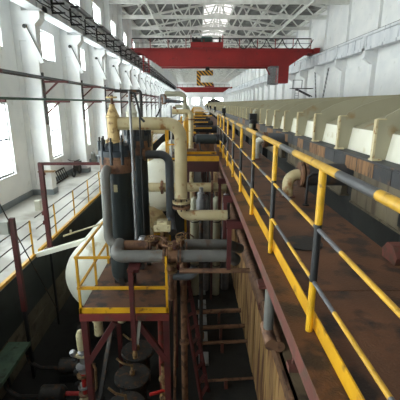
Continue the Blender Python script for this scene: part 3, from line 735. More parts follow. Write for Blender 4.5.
t = thing('overhead_pipe', (-.29, 6.85, 2.2), 'large rust streaked beige pipe bending down in front of the walkway', 'pipe')
MB().tube([(-1.44, 6.85, 4.03), (-.29, 6.85, 4.03), (-.29, 6.85, 2.6)], .118, .26, 22).build('upper_run', 'beige_pipe', t)
for z in (2.40, 2.50): MB().cyl((-.29, 6.85, z), (-.29, 6.85, z + .05), .18, n=24).build('flange', 'rust_pipe' if z < 2.45 else 'beige_pipe', t)
for q in range(8):
    a = q * math.pi / 4; MB().cyl((-.29 + .15 * math.cos(a), 6.85 + .15 * math.sin(a), 2.36), (-.29 + .15 * math.cos(a), 6.85 + .15 * math.sin(a), 2.59), .016, n=6).build('flange_bolt', 'cast_dark', t)
MB().tube([(-.29, 6.85, 2.42), (-.29, 6.85, 2.24), (.62, 6.85, 2.24)], .105, .2, 20).build('lower_run', 'beige_pipe', t)
for x in (-.95, -.55): MB().cyl((x, 6.85, 4.03), (x + .02, 6.85, 4.03), .123, n=22).build('weld_ring', 'beige_pipe', t)
t = thing('bend_pipe', (-.57, 7.6, 2.0), 'dark grey bent pipe leading from the rear vessel down to the valves', 'pipe')
MB().tube([(-1.2, 7.6, 3.35), (-.57, 7.6, 3.35), (-.57, 7.6, 1.9), (-.5, 7.2, 1.75)], .088, .2, 18).build('pipe', 'blue_pipe', t)
MB().cyl((-1.1, 7.6, 3.35), (-1.06, 7.6, 3.35), .13).build('flange', 'rust_pipe', t)
t = thing('side_pipe', (-1.67, 6.4, 1.9), 'light grey pipe dropping from the front vessel flange and elbowing right', 'pipe')
MB().tube([(-1.62, 6.8, 3.22), (-1.64, 6.40, 3.22), (-1.66, 6.40, 1.88), (-1.45, 6.35, 1.80)], .085, .15, 18).build('pipe', 'grey_pipe', t)
MB().lathe((-1.46, 6.36, 1.80), (1, 0, 0), [(.12, 0), (.12, .04), (.10, .05), (.10, .5), (.13, .51), (.13, .56), (0, .56)], 18).build('reducer', 'rust_pipe', t)
t = thing('header_pipe', (-1, 6.0, 1.6), 'horizontal grey header pipe with elbow crossing in front of the vessels', 'pipe')
MB().tube([(-1.44, 6.4, 1.84), (-1.48, 6.0, 1.74), (-.56, 6.0, 1.74)], .112, .16, 18).build('pipe', 'grey_pipe', t)
for x in (-.6, -.54): MB().cyl((x, 6.0, 1.74), (x + .03, 6.0, 1.74), .15).build('flange', 'rust_pipe', t)
t = thing('header_pipe', (0, 6.0, 1.6), 'horizontal grey pipe right of the valve cluster ending in an elbow', 'pipe')
MB().tube([(-.35, 6.0, 1.74), (.6, 6.0, 1.74), (.72, 6.12, 1.6)], .112, .1, 18).build('pipe', 'grey_pipe', t)
for x in (-.36, -.3): MB().cyl((x, 6.0, 1.74), (x + .03, 6.0, 1.74), .15).build('flange', 'rust_pipe', t)
t = thing('header_pipe', (0, 6.6, 1.7), 'upper rear grey pipe right of the valve cluster', 'pipe')
MB().tube([(-.4, 6.6, 1.72), (.62, 6.6, 1.72), (.9, 6.9, 1.5)], .10, .12, 18).build('pipe', 'grey_pipe', t); MB().cyl((-.4, 6.6, 1.72), (-.34, 6.6, 1.72), .14).build('flange', 'rust_pipe', t)
t = thing('header_pipe', (0, 6.1, 1.4), 'short dark pipe with elbow beneath the grey header pipe', 'pipe')
MB().tube([(-.55, 6.0, 1.36), (-.10, 6.0, 1.36), (-.02, 6.0, 1.5)], .09, .08, 16).build('pipe', 'blue_pipe', t)
t = thing('drip_rail_pipe', (0, 5.9, 1.5), 'thin dark pipe spanning under the header pipe to the walkway', 'pipe')
MB().tube([(-.3, 5.85, 1.52), (.95, 5.85, 1.52)], .045, 0, 10).build('pipe', 'rust_pipe', t)
t = thing('rear_pipe', (-.3, 9.5, 2.2), 'beige pipe crossing behind the vessels below the cross platform', 'pipe')
MB().tube([(-2.0, 9.5, 2.2), (.82, 9.5, 2.2)], .125, 0, 18).build('pipe', 'beige_pipe', t)
for x in (-.95, .4): MB().cyl((x, 9.5, 2.2), (x + .06, 9.5, 2.2), .18).build('flange', 'rust_pipe', t)
t = thing('hook_pipe', (-2.1, 16.2, 1.9), 'beige hooked pipe rising from the second white tank behind the rear vessel', 'pipe')
MB().tube([(-2.1, 16.2, 1.7), (-2.1, 16.2, 3.25), (-1.3, 16.2, 3.25)], .17, .3, 16).build('pipe', 'beige_pipe', t)
# valve cluster
t = thing('valve_cluster', (-.46, 6.1, 1.6), 'cluster of rusty hand valves with a cream actuator box', 'valve')
MB().lathe((-.58, 6.0, 1.74), (1, 0, 0), [(.10, 0), (.12, .06), (.15, .1), (.12, .2), (.1, .26)], 16).build('valve_body', 'rust_pipe', t)
MB().cyl((-.46, 6.0, 1.74), (-.46, 5.98, 2.0), .045).build('stem', 'bronze', t)
h = MB().torus((-.46, 5.98, 1.98), (0, .1, 1), .14, .014, 18, 6)
for a in range(3): h.bar((-.46 - .14 * math.cos(a * 1.05), 5.98 - .14 * math.sin(a * 1.05), 1.98), (-.46 + .14 * math.cos(a * 1.05), 5.98 + .14 * math.sin(a * 1.05), 1.98), .014, .014)
h.build('hand_wheel', 'rust_pipe', t)
B(-.82, -.5, 6.55, 6.8, 2.0, 2.14).box(-.76, -.56, 6.58, 6.77, 2.14, 2.2).build('actuator_box', 'cream_box', t)
MB().cyl((-.66, 6.67, 1.72), (-.66, 6.67, 2.0), .05).build('actuator_stem', 'bronze', t)
for x, y, z, s_ in ((-.8, 6.45, 1.84, .1), (-.3, 6.4, 1.86, .09), (-.95, 6.5, 1.82, .08), (-.62, 6.4, 1.8, .11)):
    MB().lathe((x, y, z), (.3, -.3, 1), [(0, -s_), (s_ * .7, -s_ * .7), (s_, 0), (s_ * .7, s_ * .6), (s_ * .35, s_ * .8), (s_ * .35, s_ * 1.4), (0, s_ * 1.4)], 12).build('bonnet', random.choice(['rust_pipe', 'bronze']), t)
MB().lathe((-1.02, 6.45, 1.86), (0, 0, 1), [(0, -.1), (.09, -.08), (.1, 0), (.06, .09), (0, .1)], 12).build('gauge', 'steel', t)
for x, y, z, r_ in ((-.85, 6.2, 2.0, .09), (-.28, 6.25, 2.02, .1)):
    h = MB().torus((x, y, z), (0, -.35, 1), r_, .012, 16, 6)
    for a in range(2): h.bar((x - r_ * math.cos(a * 1.57), y - r_ * math.sin(a * 1.57), z), (x + r_ * math.cos(a * 1.57), y + r_ * math.sin(a * 1.57), z), .012, .012)
    h.build('hand_wheel', 'bronze', t); MB().cyl((x, y + .04, z - .22), (x, y, z), .025, n=8).build('stem', 'rust_pipe', t)
for x, y in ((-.92, 6.3), (-.74, 6.25), (-.2, 6.35)): MB().cyl((x, y, 1.74), (x + .03, y, 1.74), .13).build('side_flange', 'rust_pipe', t)
MB().tube([(-.95, 6.3, 1.9), (-.8, 6.2, 2.06), (-.6, 6.2, 2.02), (-.5, 6.1, 1.9)], .014, .06, 6).build('impulse_line', 'rust_pipe', t)
MB().tube([(-.3, 6.3, 1.9), (-.2, 6.3, 2.1), (-.05, 6.4, 1.95)], .014, .06, 6).build('impulse_line', 'rust_pipe', t)
for z in (1.45, 1.6): MB().cyl((-.46, 5.96, z), (-.46, 5.96, z + .04), .12).build('lower_flange', 'bronze', t)
MB().cyl((-.46, 5.96, .9), (-.46, 5.96, 1.7), .06).build('drop_pipe', 'rust_pipe', t)
t = thing('relief_valve', (.12, 8.3, PZ), 'small grey relief valve standing behind the beige lower pipe', 'valve')
MB().lathe((.12, 8.3, 2.05), (0, 0, 1), [(.12, -.2), (.12, .1), (.09, .15), (.09, .28), (.05, .32), (.05, .42), (0, .44)], 14).build('valve_body', 'steel', t); MB().cyl((.12, 8.3, PZ), (.12, 8.3, 1.9), .05).build('riser', 'cast_dark', t)
# pipe support in front of the platform
t = thing('support_frame', (-1.13, 5.65, 0), 'tall dark red post propping the grey header pipe before the platform', 'support')
B(-1.17, -1.09, 5.62, 5.7, .05, 1.62).build('post', 'dark_red', t); B(-1.2, -1.0, 5.7, 6.0, 1.56, 1.62).build('arm', 'dark_red', t)
MB().lathe((-1.13, 5.66, -.15), (0, 0, 1), [(0, 0), (.04, .02), (.05, .1), (.03, .2), (0, .2)], 10).build('end_fitting', 'bronze', t)
MB().bar((-1.08, 5.68, .15), (-1.02, 5.68, .62), .05, .03).build('stay', 'box_grey', t)
# thin conduits beside the vessels
t = thing('conduit', (-1.12, 6.5, 1.9), 'tall thin grey conduit with black cable in front of the vessels', 'conduit')
MB().tube([(-1.14, 6.45, 1.9), (-1.14, 6.45, 4.6)], .024, n=10).build('pipe', 'steel', t)
MB().tube([(-1.14, 6.45, 4.56), (-1.06, 6.45, 4.58), (-1.0, 6.45, 4.35), (-.97, 6.45, 4.15), (-.9, 6.45, 4.08)], .02, .05, 8).build('cable', 'rubber', t)
MB().tube([(-.99, 6.5, 4.3), (-.99, 6.5, 2.0)], .016, n=8).build('cable', 'rubber', t)
t = thing('conduit', (-1.2, 7.6, 3.9), 'inverted U of dark conduit behind the ochre valve', 'conduit')
MB().tube([(-1.62, 7.5, 4.63), (-1.1, 7.5, 4.63), (-1.1, 7.5, 3.7)], .03, .05, 10).build('pipe', 'cast_dark', t)
t = thing('conduit', (-.66, 6.85, 4.14), 'white hooked conduit with hanging hose left of the gooseneck pipe', 'conduit')
MB().tube([(-.66, 6.85, 4.14), (-.66, 6.85, 4.50), (-.62, 6.85, 4.56), (-.58, 6.85, 4.50), (-.58, 6.85, 4.4)], .02, .04, 10).build('pipe', 'steel', t)
MB().tube([(-.66, 6.83, 4.3), (-.7, 6.83, 4.2), (-.74, 6.83, 4.15)], .014, .03, 8).build('hose', 'rubber', t)
def gooseneck(Y, lab, dz=0):
    t = thing('gooseneck_pipe', (-.5, Y, 3), lab, 'pipe', 'gooseneck pipes in the pit')
    MB().tube([(-1.25, Y, 4.76 + dz), (-.45, Y, 4.76 + dz), (-.45, Y, 2.0)], .1, .22, 16).build('pipe', 'grey_olive', t)
    MB().cyl((-.45, Y, 3.6), (-.45, Y, 3.68), .16).build('flange', 'rust_pipe', t)
    MB().lathe((-1.3, Y, 4.55 + dz), (0, 0, 1), [(.08, -.2), (.12, 0), (.12, .15), (.07, .2)], 12).build('valve_body', 'rust_pipe', t)
    MB().tube([(-1.0, Y - .3, 2.0), (-1.0, Y - .3, 4.3 + dz)], .04, n=8).build('conduit', 'steel', t)
    MB().tube([(-1.25, Y - .2, 4.5 + dz), (-.8, Y - .2, 4.45 + dz), (-.5, Y - .2, 4.45 + dz)], .06, .1, 8).build('bypass', 'blue_pipe', t)
    return t
gooseneck(15.2, 'olive beige gooseneck pipe rising above the near platforms')
gooseneck(22.5, 'second smaller gooseneck pipe farther down the pit', -.55)
t = thing('standpipe', (-.18, 13.3, PZ), 'white vertical standpipe with short horizontal arm beside yellow rails', 'pipe')
MB().tube([(-.85, 13.3, 4.1), (-.18, 13.3, 4.1), (-.18, 13.3, PZ)], .09, .15, 14).build('pipe', 'beige_pipe', t); MB().cyl((-.18, 13.3, 3.8), (-.18, 13.3, 3.85), .14).build('flange', 'rust_pipe', t)

for k, (x, y, mm) in enumerate(((-.05, 12.3, 'grey_olive'), (.32, 12.6, 'steel'), (.72, 12.3, 'grey_olive'), (1.1, 12.7, 'steel'))):
    t = thing('cartridge_vessel', (x, y, PZ), 'slim grey upright vessel below the nearest cross platform, %s from the left' % ['first', 'second', 'third', 'fourth'][k], 'vessel', 'slim vessels below the cross platform')
    MB().lathe((x, y, PZ), (0, 0, 1), [(.15, 0), (.15, 3.6), (.12, 3.75), (.05, 3.82), (0, 3.82)], 18).build('shell', mm, t)
    for z in (1.2, 2.9): MB().torus((x, y, PZ + z), (0, 0, 1), .155, .02, 18, 6).build('band', 'cast_dark', t)
    MB().cyl((x, y, PZ + 3.8), (x, y, PZ + 4.0), .04).build('nozzle', 'rust_pipe', t)
# white horizontal tanks in the pit
def tank(X, Y0_, Y1_, Z, r, pm, lab):
    t = thing('storage_tank', (X, (Y0_ + Y1_) / 2, Z - r), lab, 'tank')
    hd_ = r * .55
    prof = [(r * math.sin(a * math.pi / 16), hd_ - hd_ * math.cos(a * math.pi / 16)) for a in range(9)]
    L = Y1_ - Y0_
    prof2 = prof + [(r, L - hd_)] + [(r * math.cos(a * math.pi / 16), L - hd_ + hd_ * math.sin(a * math.pi / 16)) for a in range(1, 9)]
    MB().lathe((X, Y0_, Z), (0, 1, 0), prof2, 36).build('shell', pm, t)
    for yy in (Y0_ + hd_ + .4, Y1_ - hd_ - .5): B(X - r * .8, X + r * .8, yy, yy + .2, PZ, Z - r * .55).build('saddle', 'dark_concrete', t)
    MB().lathe((X + .1, Y0_ + 1.3, Z + r - .1), (0, 0, 1), [(.16, 0), (.16, .22), (.24, .22), (.24, .28), (0, .28)], 18).build('nozzle', pm, t)
    return t
tank(-2.52, 8.6, 12.2, -.27, 1.12, 'tank_white', 'large white horizontal tank with rounded end beside the platform')
tank(-1.6, 15.2, 20.5, .8, 1.2, 'tank_white', 'second white horizontal tank behind the vessels')
tank(-1.75, 22.6, 27.5, .6, 1.2, 'tank_white', 'third distant white tank in the pit')
t = thing('settling_cone', (-1.9, 13.3, PZ), 'tan domed settling tank between the vessels and valve cluster', 'tank')
MB().lathe((-1.9, 13.3, PZ), (0, 0, 1), [(.85, 0), (.85, 2.3), (.8, 2.6), (.62, 2.9), (.3, 3.1), (.12, 3.15), (.12, 3.3), (0, 3.3)], 32).build('shell', 'tank_tan', t)
MB().torus((-1.9, 13.3, PZ + 2.3), (0, 0, 1), .87, .04, 32, 6).build('rim', 'yellow', t)
# small yellow service stand beyond
for k, (x, y) in enumerate(((-1.15, 14.0), (-1.15, 21.2), (-1.15, 28.2))):
    t = thing('service_stand', (x, y, PZ), 'yellow railed service stand left of the cross platforms, %s' % ORD[k], 'stand', 'yellow service stands')
    for dx in (0, .7):
        for dy in (0, .9): B(x + dx - .03, x + dx + .03, y + dy - .03, y + dy + .03, PZ, 3.4).build('post', 'yellow' , t)
    for z in (2.3, 2.85, 3.4):
        B(x, x + .7, y - .02, y + .02, z - .03, z + .03).build('rail', 'yellow', t); B(x - .02, x + .02, y, y + .9, z - .03, z + .03).build('rail', 'yellow', t)
    B(x, x + .7, y, y + .9, 2.2, 2.24).build('deck', 'rust_plate', t)
    MB().lathe((x + .3, y + .4, 2.24), (0, 0, 1), [(.12, 0), (.12, .2), (.06, .3), (.06, .4), (0, .4)], 10).build('valve_body', 'cast_dark', t)

# ------------------------------------------------------------------ lower level under the platform
for k, (x, y) in enumerate(((-1.5, 7.86), (-1.48, 6.98), (-1.46, 6.1))):
    t = thing('filter_pot', (x, y, PZ), 'dark round filter pot with bolted lid under the platform, %s' % ['farthest', 'middle', 'nearest'][k], 'filter', 'filter pots under the platform')
    MB().lathe((x, y, PZ), (0, 0, 1), [(.3, 0), (.3, .88)], 24).build('pot', 'cast_dark', t)
    lid = MB().lathe((x, y, PZ + .88), (0, 0, 1), [(.3, 0), (.41, 0), (.41, .06), (.38, .07), (.12, .09), (0, .09)], 32).build('lid', 'cast_dark', t)
    for q in range(16):
        a = q * math.pi / 8; MB().cyl((x + .37 * math.cos(a), y + .37 * math.sin(a), PZ + .94), (x + .37 * math.cos(a), y + .37 * math.sin(a), PZ + .965), .02, n=6).build('bolt', 'cast_dark', lid)
    hub = MB().lathe((x, y, PZ + .96), (0, 0, 1), [(.06, 0), (.06, .1), (.03, .12), (.03, .26)], 10).build('hub', 'bronze', t)
    MB().tube([(x, y, PZ + 1.2), (x - .2, y - .02, PZ + 1.28), (x - .34, y, PZ + 1.4)], .025, .08, 8).build('lever', 'bronze', hub)
t = thing('dosing_pump', (-2.55, 6.9, PZ), 'cream dosing pump stack with red valves left of the platform leg', 'pump')
X, Y = -2.55, 6.95
MB().lathe((X - .02, Y, -.95), (0, 0, 1), [(0, 0), (.09, .03), (.1, .15), (.1, .4), (.06, .5), (0, .52)], 16).build('upper_dome', 'cream_box', t)
MB().lathe((X + .3, Y + .3, -.75), (0, 0, 1), [(.1, 0), (.1, .35), (.13, .36), (.13, .42), (.07, .5), (0, .5)], 16).build('air_vessel', 'cream_box', t)
MB().lathe((X, Y, -1.5), (0, 0, 1), [(.13, 0), (.13, .1), (.09, .14), (.09, .4), (.12, .44), (.12, .52), (.05, .56)], 14).build('pump_head', 'steel', t)
MB().cyl((X - .16, Y - .05, -1.05), (X + .12, Y - .05, -1.05), .07).build('side_port', 'cream_box', t)
MB().cyl((X, Y - .12, -2.1), (X, Y - .12, -1.5), .05).build('red_riser', 'red_paint', t)
MB().lathe((X, Y - .1, -2.5), (0, 0, 1), [(.16, 0), (.16, .3), (.1, .36), (.1, .5)], 14).build('lower_pump', 'cream_box', t)
B(X - .25, X + .3, Y - .3, Y + .3, PZ, -2.45).build('plinth', 'dark_concrete', t)
MB().tube([(X + .12, Y - .05, -1.2), (X + .28, Y - .1, -1.35), (X + .26, Y - .1, -1.9), (X + .1, Y - .1, -2.1)], .03, .08, 8).build('discharge_pipe', 'bronze', t)
for q, z in enumerate((-1.32, -1.55, -1.85, -2.05)): MB().cyl((X - .02, Y - .1, z), (X - .02, Y - .1, z + .045), .13).build('flange', ['steel', 'bronze', 'steel', 'rust_pipe'][q], t)
MB().lathe((X - .2, Y - .05, -1.0), (-.4, -.3, 1), [(0, -.08), (.07, -.05), (.08, 0), (.06, .07), (0, .08)], 12).build('gauge', 'steel', t)
for z in (-1.1, -1.42, -1.75): MB().lathe((X - .12, Y - .1, z), (-1, -.5, 0), [(0, -.02), (.05, 0), (.05, .06), (.02, .1), (0, .1)], 10).build('knob', 'black_metal', t)
for k, y in enumerate((6.6, 7.0)):
    t = thing('cream_bottle_valve', (-1.62 + .12 * k, y, .1), 'cream capped valve hanging just below the platform deck, %s' % ('nearer', 'farther')[k], 'valve')
    MB().lathe((-1.55 - .25 * k, y, -.02), (0, 0, 1), [(.04, 0), (.11, .06), (.11, .24), (.05, .3), (.05, .5)], 14).build('valve_body', 'cream_box', t)
t = thing('manifold_pipe', (-1.4, 7.2, -.1), 'dark red manifold pipe below the platform deck', 'pipe')
MB().tube([(-2.0, 7.0, .05), (-.8, 7.0, .05), (-.8, 7.0, PZ)], .06, .1, 10).build('pipe', 'red_oxide', t)
t = thing('inclined_channel', (-1.9, 6.9, -1), 'dark inclined steel channel leaning behind the platform leg', 'channel')
MB().bar((-2.25, 6.3, PZ), (-1.85, 7.6, .1), .09, .06).build('channel', 'cast_dark', t)
# red valves near right leg
t = thing('valve_stand', (-.65, 6.5, PZ), 'rusty valve stand with red hand levers beside the platform leg', 'valve')
for z in (-2.2, -1.75, -1.3): MB().lathe((-.68, 6.4, z), (0, 0, 1), [(.07, 0), (.12, .02), (.12, .08), (.07, .1), (.07, .4)], 14).build('valve_body', 'bronze', t)
for z in (-1.95, -1.5): MB().tube([(-.68, 6.35, z), (-.85, 6.25, z + .03), (-.98, 6.2, z + .03)], .035, .05, 8).build('lever', 'red_paint', t)
t = thing('red_line', (-.45, 6.2, -2), 'red lever line crossing low near the ladder foot', 'pipe')
MB().tube([(-.85, 5.95, -2.0), (-.35, 5.95, -2.0)], .035, 0, 8).build('pipe', 'red_paint', t)
t = thing('riser_pipe', (-.28, 7.1, PZ), 'tan vertical riser pipe beside the steep ladder', 'pipe')
MB().cyl((-.28, 7.1, PZ), (-.28, 7.1, 1.2), .075).build('pipe', 'rust_pipe', t); MB().cyl((-.28, 7.1, -.9), (-.28, 7.1, -.84), .11).build('flange', 'rust_pipe', t)
t = thing('riser_pipe', (-.5, 6.6, PZ), 'slim tan leaning pipe left of the tan riser', 'pipe')
MB().tube([(-.5, 6.5, PZ), (-.42, 6.7, 1.3)], .03, n=10).build('pipe', 'rust_pipe', t)
ld = thing('steep_ladder', (-.1, 7.2, PZ), 'steep dark red ladder going down to the pit floor', 'ladder')
for dx in (0, .42):
    MB().bar((-.52 + dx * .4, 7.9, 1.3), (.12 + dx * .4, 7.1 + dx * .9, PZ), .04, .09).build('stringer', 'dark_red', ld)
for q in range(12):
    f = (q + .5) / 12; a = Vector((-.52, 7.9, 1.3)).lerp(Vector((.12, 7.1, PZ)), f); b = Vector((-.352, 7.9, 1.3)).lerp(Vector((.288, 7.478, PZ)), f)
    MB().bar(a, b, .08, .03).build('tread', 'dark_red', ld)
for k in range(6):
    y = 8.4 + k * .95
    tag(B(.06, .34, y, y + .5, PZ, PZ + .06).build('channel_cover', 'pale_cover', None, (.2, y, PZ)), 'pale square drain cover on the pit floor, %s' % ORD[k], 'cover', 'pale drain covers')
for k, (y, z, r_) in enumerate(((10.4, -2.2, .07), (9.55, -2.2, .06), (8.95, -2.3, .05), (7.6, -2.4, .035))):
    t = thing('floor_pipe', (.8, y, z), 'low rusty pipe crossing the dark pit floor, %s from the far side' % ['first', 'second', 'third', 'fourth'][k], 'pipe', 'pipes across the pit floor')
    MB().tube([(.0, y, z), (1.47, y + .1, z)], r_, n=10).build('pipe', 'rust_pipe', t)
    B(.7, .78, y - .05, y + .12, PZ, z).build('stand', 'brown_oxide', t)
t = thing('floor_valve', (.2, 9.2, PZ), 'small rusty valve on the pit floor with red tag', 'valve')
MB().lathe((.1, 9.3, PZ), (0, 0, 1), [(.06, 0), (.06, .2), (.13, .24), (.13, .4), (.05, .5), (.05, .6)], 12).build('valve_body', 'rust_pipe', t); B(.08, .14, 9.15, 9.17, PZ + .2, PZ + .36).build('tag_plate', 'red_paint', t)
# floor pumps at lower left and the green plank
for k, (x, y) in enumerate(((-3.35, 7.05), (-3.25, 8.0))):
    t = thing('floor_pump', (x, y, PZ), 'dark motor pump on the pit floor, %s of the two' % ('nearer', 'farther')[k], 'pump', 'motor pumps on the pit floor')
    MB().lathe((x - .32, y, PZ + .38), (1, 0, 0), [(0, 0), (.17, 0), (.2, .04), (.2, .5), (.14, .58), (.1, .6)], 18).build('motor_body', 'cast_dark', t)
    MB().cyl((x + .25, y, PZ + .38), (x + .6, y, PZ + .38), .05).build('shaft_guard', 'red_paint' if k == 0 else 'rust_pipe', t)
    B(x - .3, x + .5, y - .18, y + .18, PZ, PZ + .2).build('base', 'dark_concrete', t)
    MB().tube([(x - .3, y, PZ + .3), (x - .85, y, PZ + .3), (x - 1.1, y, PZ + .5), (x - 1.15, y, PZ + 1.1)], .05, .2, 10).build('suction_pipe', 'cast_dark', t)
t = thing('plank_walk', (-4.4, 7.0, -1.4), 'greenish plank shelf along the left pit wall', 'plank')
B(-4.72, -4.2, 4.0, 7.85, -1.43, -1.39).build('plank', 'green_plank', t); B(-4.2, -4.17, 4.0, 7.85, -1.47, -1.38).build('edge_strip', 'green_plank', t)
for y in (5.2, 7.5): B(-4.72, -4.65, y, y + .06, PZ, -1.43).build('leg', 'black_metal', t)

# ------------------------------------------------------------------ left: fence, red frames, things on the floor
def fence(y0, y1, posts, lab):
    t = thing('floor_fence', (-4.82, (y0 + y1) / 2, 0), lab, 'fence')
    for z in (.38, .74, 1.1): MB().tube([(-4.82, y0, z), (-4.82, y1, z)], .018, n=6).build('rail', 'cast_dark', t)
    B(-4.85, -4.76, y0, y1, 0, .08).build('kerb_strip', 'yellow', t)
    for y in posts: B(-4.84, -4.80, y - .02, y + .02, 0, 1.12).build('post', 'yellow', t)
fence(4.1, 9.95, (4.1, 6.05, 8.0, 9.93), 'near yellow posted fence on the left pit edge')
fence(10.3, 45, [11.75 + 1.95 * k for k in range(18)], 'long yellow posted fence receding along the left pit edge')
t = thing('pipe_gantry', (-4.5, 10.4, PZ), 'dark red gantry frame with long horizontal arm at the pit edge', 'gantry')
B(-4.57, -4.45, 10.34, 10.46, .05, 2.72).build('post', 'dark_red', t); B(-4.54, -4.48, 10.37, 10.43, PZ, .05).build('lower_post', 'black_metal', t); B(-4.57, -2.2, 10.36, 10.44, 2.66, 2.74).build('arm', 'dark_red', t); B(-2.28, -2.2, 10.36, 10.44, .98, 2.7).build('post', 'dark_red', t)
B(-4.64, -4.38, 10.3, 10.5, .05, .1).build('collar', 'dark_red', t)
for z in (.85, 1.15): B(-4.62, -4.57, 10.35, 10.45, z, z + .12).build('bracket', 'dark_red', t)
t = thing('control_post', (-4.28, 8.0, PZ), 'dark red post carrying a grey control box at the left edge', 'post')
B(-4.34, -4.23, 7.95, 8.06, -.6, 1.82).build('post', 'dark_red', t); B(-4.32, -4.25, 7.97, 8.04, PZ, -.6).build('lower_post', 'black_metal', t); B(-4.78, -4.35, 7.9, 8.1, 1.45, 1.75).build('control_box', 'box_grey', t)
t = thing('stay_rod', (-4, 8.3, 0), 'thin dark stay rod slanting from the control post into the pit', 'rod')
MB().tube([(-4.6, 8.0, 2.4), (-3.75, 8.6, -.9)], .016, n=6).build('rod', 'cast_dark', t)
t = thing('white_channel', (-3.7, 9.9, .2), 'white channel beam bridging from the fence to the white tank', 'beam')
MB().bar((-4.74, 10.05, .02), (-3.12, 9.65, .62), .22, .13).build('channel', 'tank_white', t)
MB().bar((-3.6, 9.2, .92), (-2.6, 9.4, 1.2), .07, .03).build('bar', 'cream_box', t); MB().cyl((-3.4, 9.24, .97), (-3.4, 9.24, 1.08), .03).build('peg', 'cream_box', t)
# pipe brackets from pilasters with two service pipes
for k, y in enumerate(ys[4:18]):
    t = thing('pipe_bracket', (-7.05, y - .2, 3.5), 'red braced pipe bracket on the left pilaster, %s counted from the front' % ORD[k], 'bracket', 'red pipe brackets on the pilasters')
    B(-7.09, -7.0, y - .2, y - .1, 3.4, 5.75).build('upright', 'cast_dark', t)
    for z in (4.42, 5.3):
        B(-7.0, -5.9, y - .19, y - .11, z, z + .09).build('arm', 'dark_red', t); MB().bar((-7.0, y - .15, z - .5), (-6.4, y - .15, z + .02), .07, .07, (0, 1, 0)).build('brace', 'dark_red', t)
for k, (x, z, r_, mm) in enumerate(((-6.75, 5.44, .045, 'cast_dark'), (-6.25, 5.43, .04, 'blue_pipe'), (-6.75, 4.56, .05, 'motor_green'))):
    t = tag(MB().tube([(x, YB + .5, z), (x, 95, z)], r_, n=8).build('service_pipe', mm, None, (x, 0, z)), ['upper dark service pipe nearest the pilasters', 'upper bluish service pipe on the bracket tips', 'lower green-black service pipe along the brackets'][k], 'pipe')
# floor things
t = thing('lying_ladder', (-7.6, 21, 0), 'dark steel ladder leaning low against the left wall', 'ladder')
for dz in (0, .55):
    MB().bar((-7.75 - dz * .4, 18.9, .06 + dz), (-7.85 - dz * .3, 21.7, .06 + dz), .05, .07).build('stringer', 'cast_dark', t)
for q in range(9):
    y = 19.0 + q * .32; MB().bar((-7.76, y, .06), (-7.98, y, .61), .04, .04).build('rung', 'cast_dark', t)
t = thing('motorcycle', (-7.5, 22.4, 0), 'dark parked motorcycle by the left wall near the pilaster', 'motorcycle')
X, Y = -7.5, 22.4
for yy in (Y - .55, Y + .6): MB().torus((X, yy, .29), (1, 0, 0), .24, .06, 18, 8).build('wheel', 'rubber', t)
MB().tube([(X, Y - .55, .3), (X, Y - .35, .85), (X, Y + .1, .75), (X, Y + .6, .35)], .05, .1, 8).build('frame', 'black_metal', t)
MB().lathe((X, Y - .25, .78), (0, 1, 0), [(0, 0), (.12, .05), (.15, .2), (.1, .45), (0, .5)], 12).build('fuel_tank', 'dark_red', t)
B(X - .12, X + .12, Y + .15, Y + .75, .72, .82).build('seat', 'rubber', t)
MB().tube([(X - .36, Y - .35, 1.05), (X - .15, Y - .45, .98), (X + .15, Y - .45, .98), (X + .36, Y - .35, 1.05)], .025, .08, 8).build('handlebar', 'black_metal', t)
B(X - .13, X + .13, Y - .1, Y + .3, .28, .6).build('engine', 'cast_dark', t); MB().lathe((X, Y - .62, .85), (0, -1, 0), [(.1, 0), (.1, .08), (0, .1)], 12).build('headlamp', 'steel', t)
for k, (x, y, r_, h, mm) in enumerate(((-7.6, 26.6, .16, 1.0, 'grey_pipe'), (-7.25, 27.1, .2, .75, 'pale_cover'))):
    t = thing('gas_cylinder', (x, y, 0), ['grey gas cylinder standing near the parked motorcycle', 'pale drum standing beside the grey gas cylinder'][k], ['cylinder', 'drum'][k])
    MB().lathe((x, y, 0), (0, 0, 1), [(0, 0), (r_, .02), (r_, h * .78), (r_ * .5, h * .9), (.04, h * .92), (.04, h), (0, h)], 16).build('shell', mm, t); MB().torus((x, y, h * .4), (0, 0, 1), r_, .015, 16, 6).build('hoop', 'steel', t)
t = thing('white_cabinet_box', (-6.65, 14.7, 0), 'small white metal box on the floor behind the red gantry post', 'box')
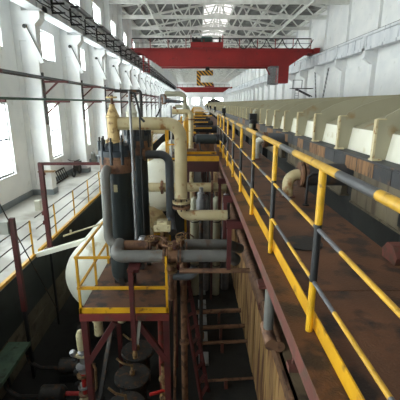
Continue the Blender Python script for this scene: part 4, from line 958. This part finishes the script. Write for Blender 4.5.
B(-6.78, -6.56, 14.6, 14.8, 0, .42).build('box_body', 'tank_white', t); B(-6.79, -6.55, 14.59, 14.81, .42, .45).build('lid', 'tank_white', t)
t = thing('wall_shelf', (-7.4, 17.4, 1.2), 'small wooden shelf board on the near face of the pilaster', 'shelf')
B(-7.6, -6.85, 17.1, 17.42, 1.18, 1.23).build('board', 'wood', t); B(-7.4, -7.36, 17.2, 17.42, 1.0, 1.18).build('bracket', 'dark_red', t)
# right wall ladders and landing below the cab
t = thing('ladder_landing', (11.9, 43, 5.2), 'small dark landing with braces on the right wall below the crane cab', 'landing')
B(10.8, 13.25, 42.3, 43.3, 5.95, 6.03).build('deck', 'black_metal', t); MB().bar((11.4, 42.4, 5.95), (13.2, 42.4, 5.1), .1, .1).build('brace', 'black_metal', t); MB().bar((11.4, 43.2, 5.95), (13.2, 43.2, 5.1), .1, .1).build('brace', 'black_metal', t)
for x in (10.9, 11.9): B(x, x + .06, 42.3, 42.36, 6.03, 6.9).build('railing_post', 'black_metal', t)
B(10.9, 11.96, 42.3, 42.36, 6.85, 6.9).build('rail', 'black_metal', t)
for q in range(7): B(11.2, 11.6, 42.28, 42.3, 4.1 + q * .27, 4.15 + q * .27).build('rung', 'steel', t)
for x in (11.2, 11.6): B(x - .03, x + .03, 42.28, 42.32, 3.9, 6).build('ladder_rail', 'steel', t)
for k, (ya, yb) in enumerate(((42.0, 40.4), (37.8, 39.4))):
    t = thing('wall_lattice', (13.6, 40, 4.5), 'slanting dark lattice ladder on the right wall, %s of the pair' % ('farther', 'nearer')[k], 'ladder', 'lattice ladders on the right wall')
    a, b = Vector((13.2, ya, 7.8)), Vector((13.2, yb, 3.0))
    for dy in (-.13, .13): MB().bar(a + Vector((0, dy, 0)), b + Vector((0, dy, 0)), .05, .05).build('stringer', 'steel', t)
    for q in range(12):
        c = a.lerp(b, (q + .5) / 12); MB().bar(c + Vector((0, -.13, -.1)), c + Vector((0, .13, .1)), .07, .07).build('rung', 'black_metal', t)
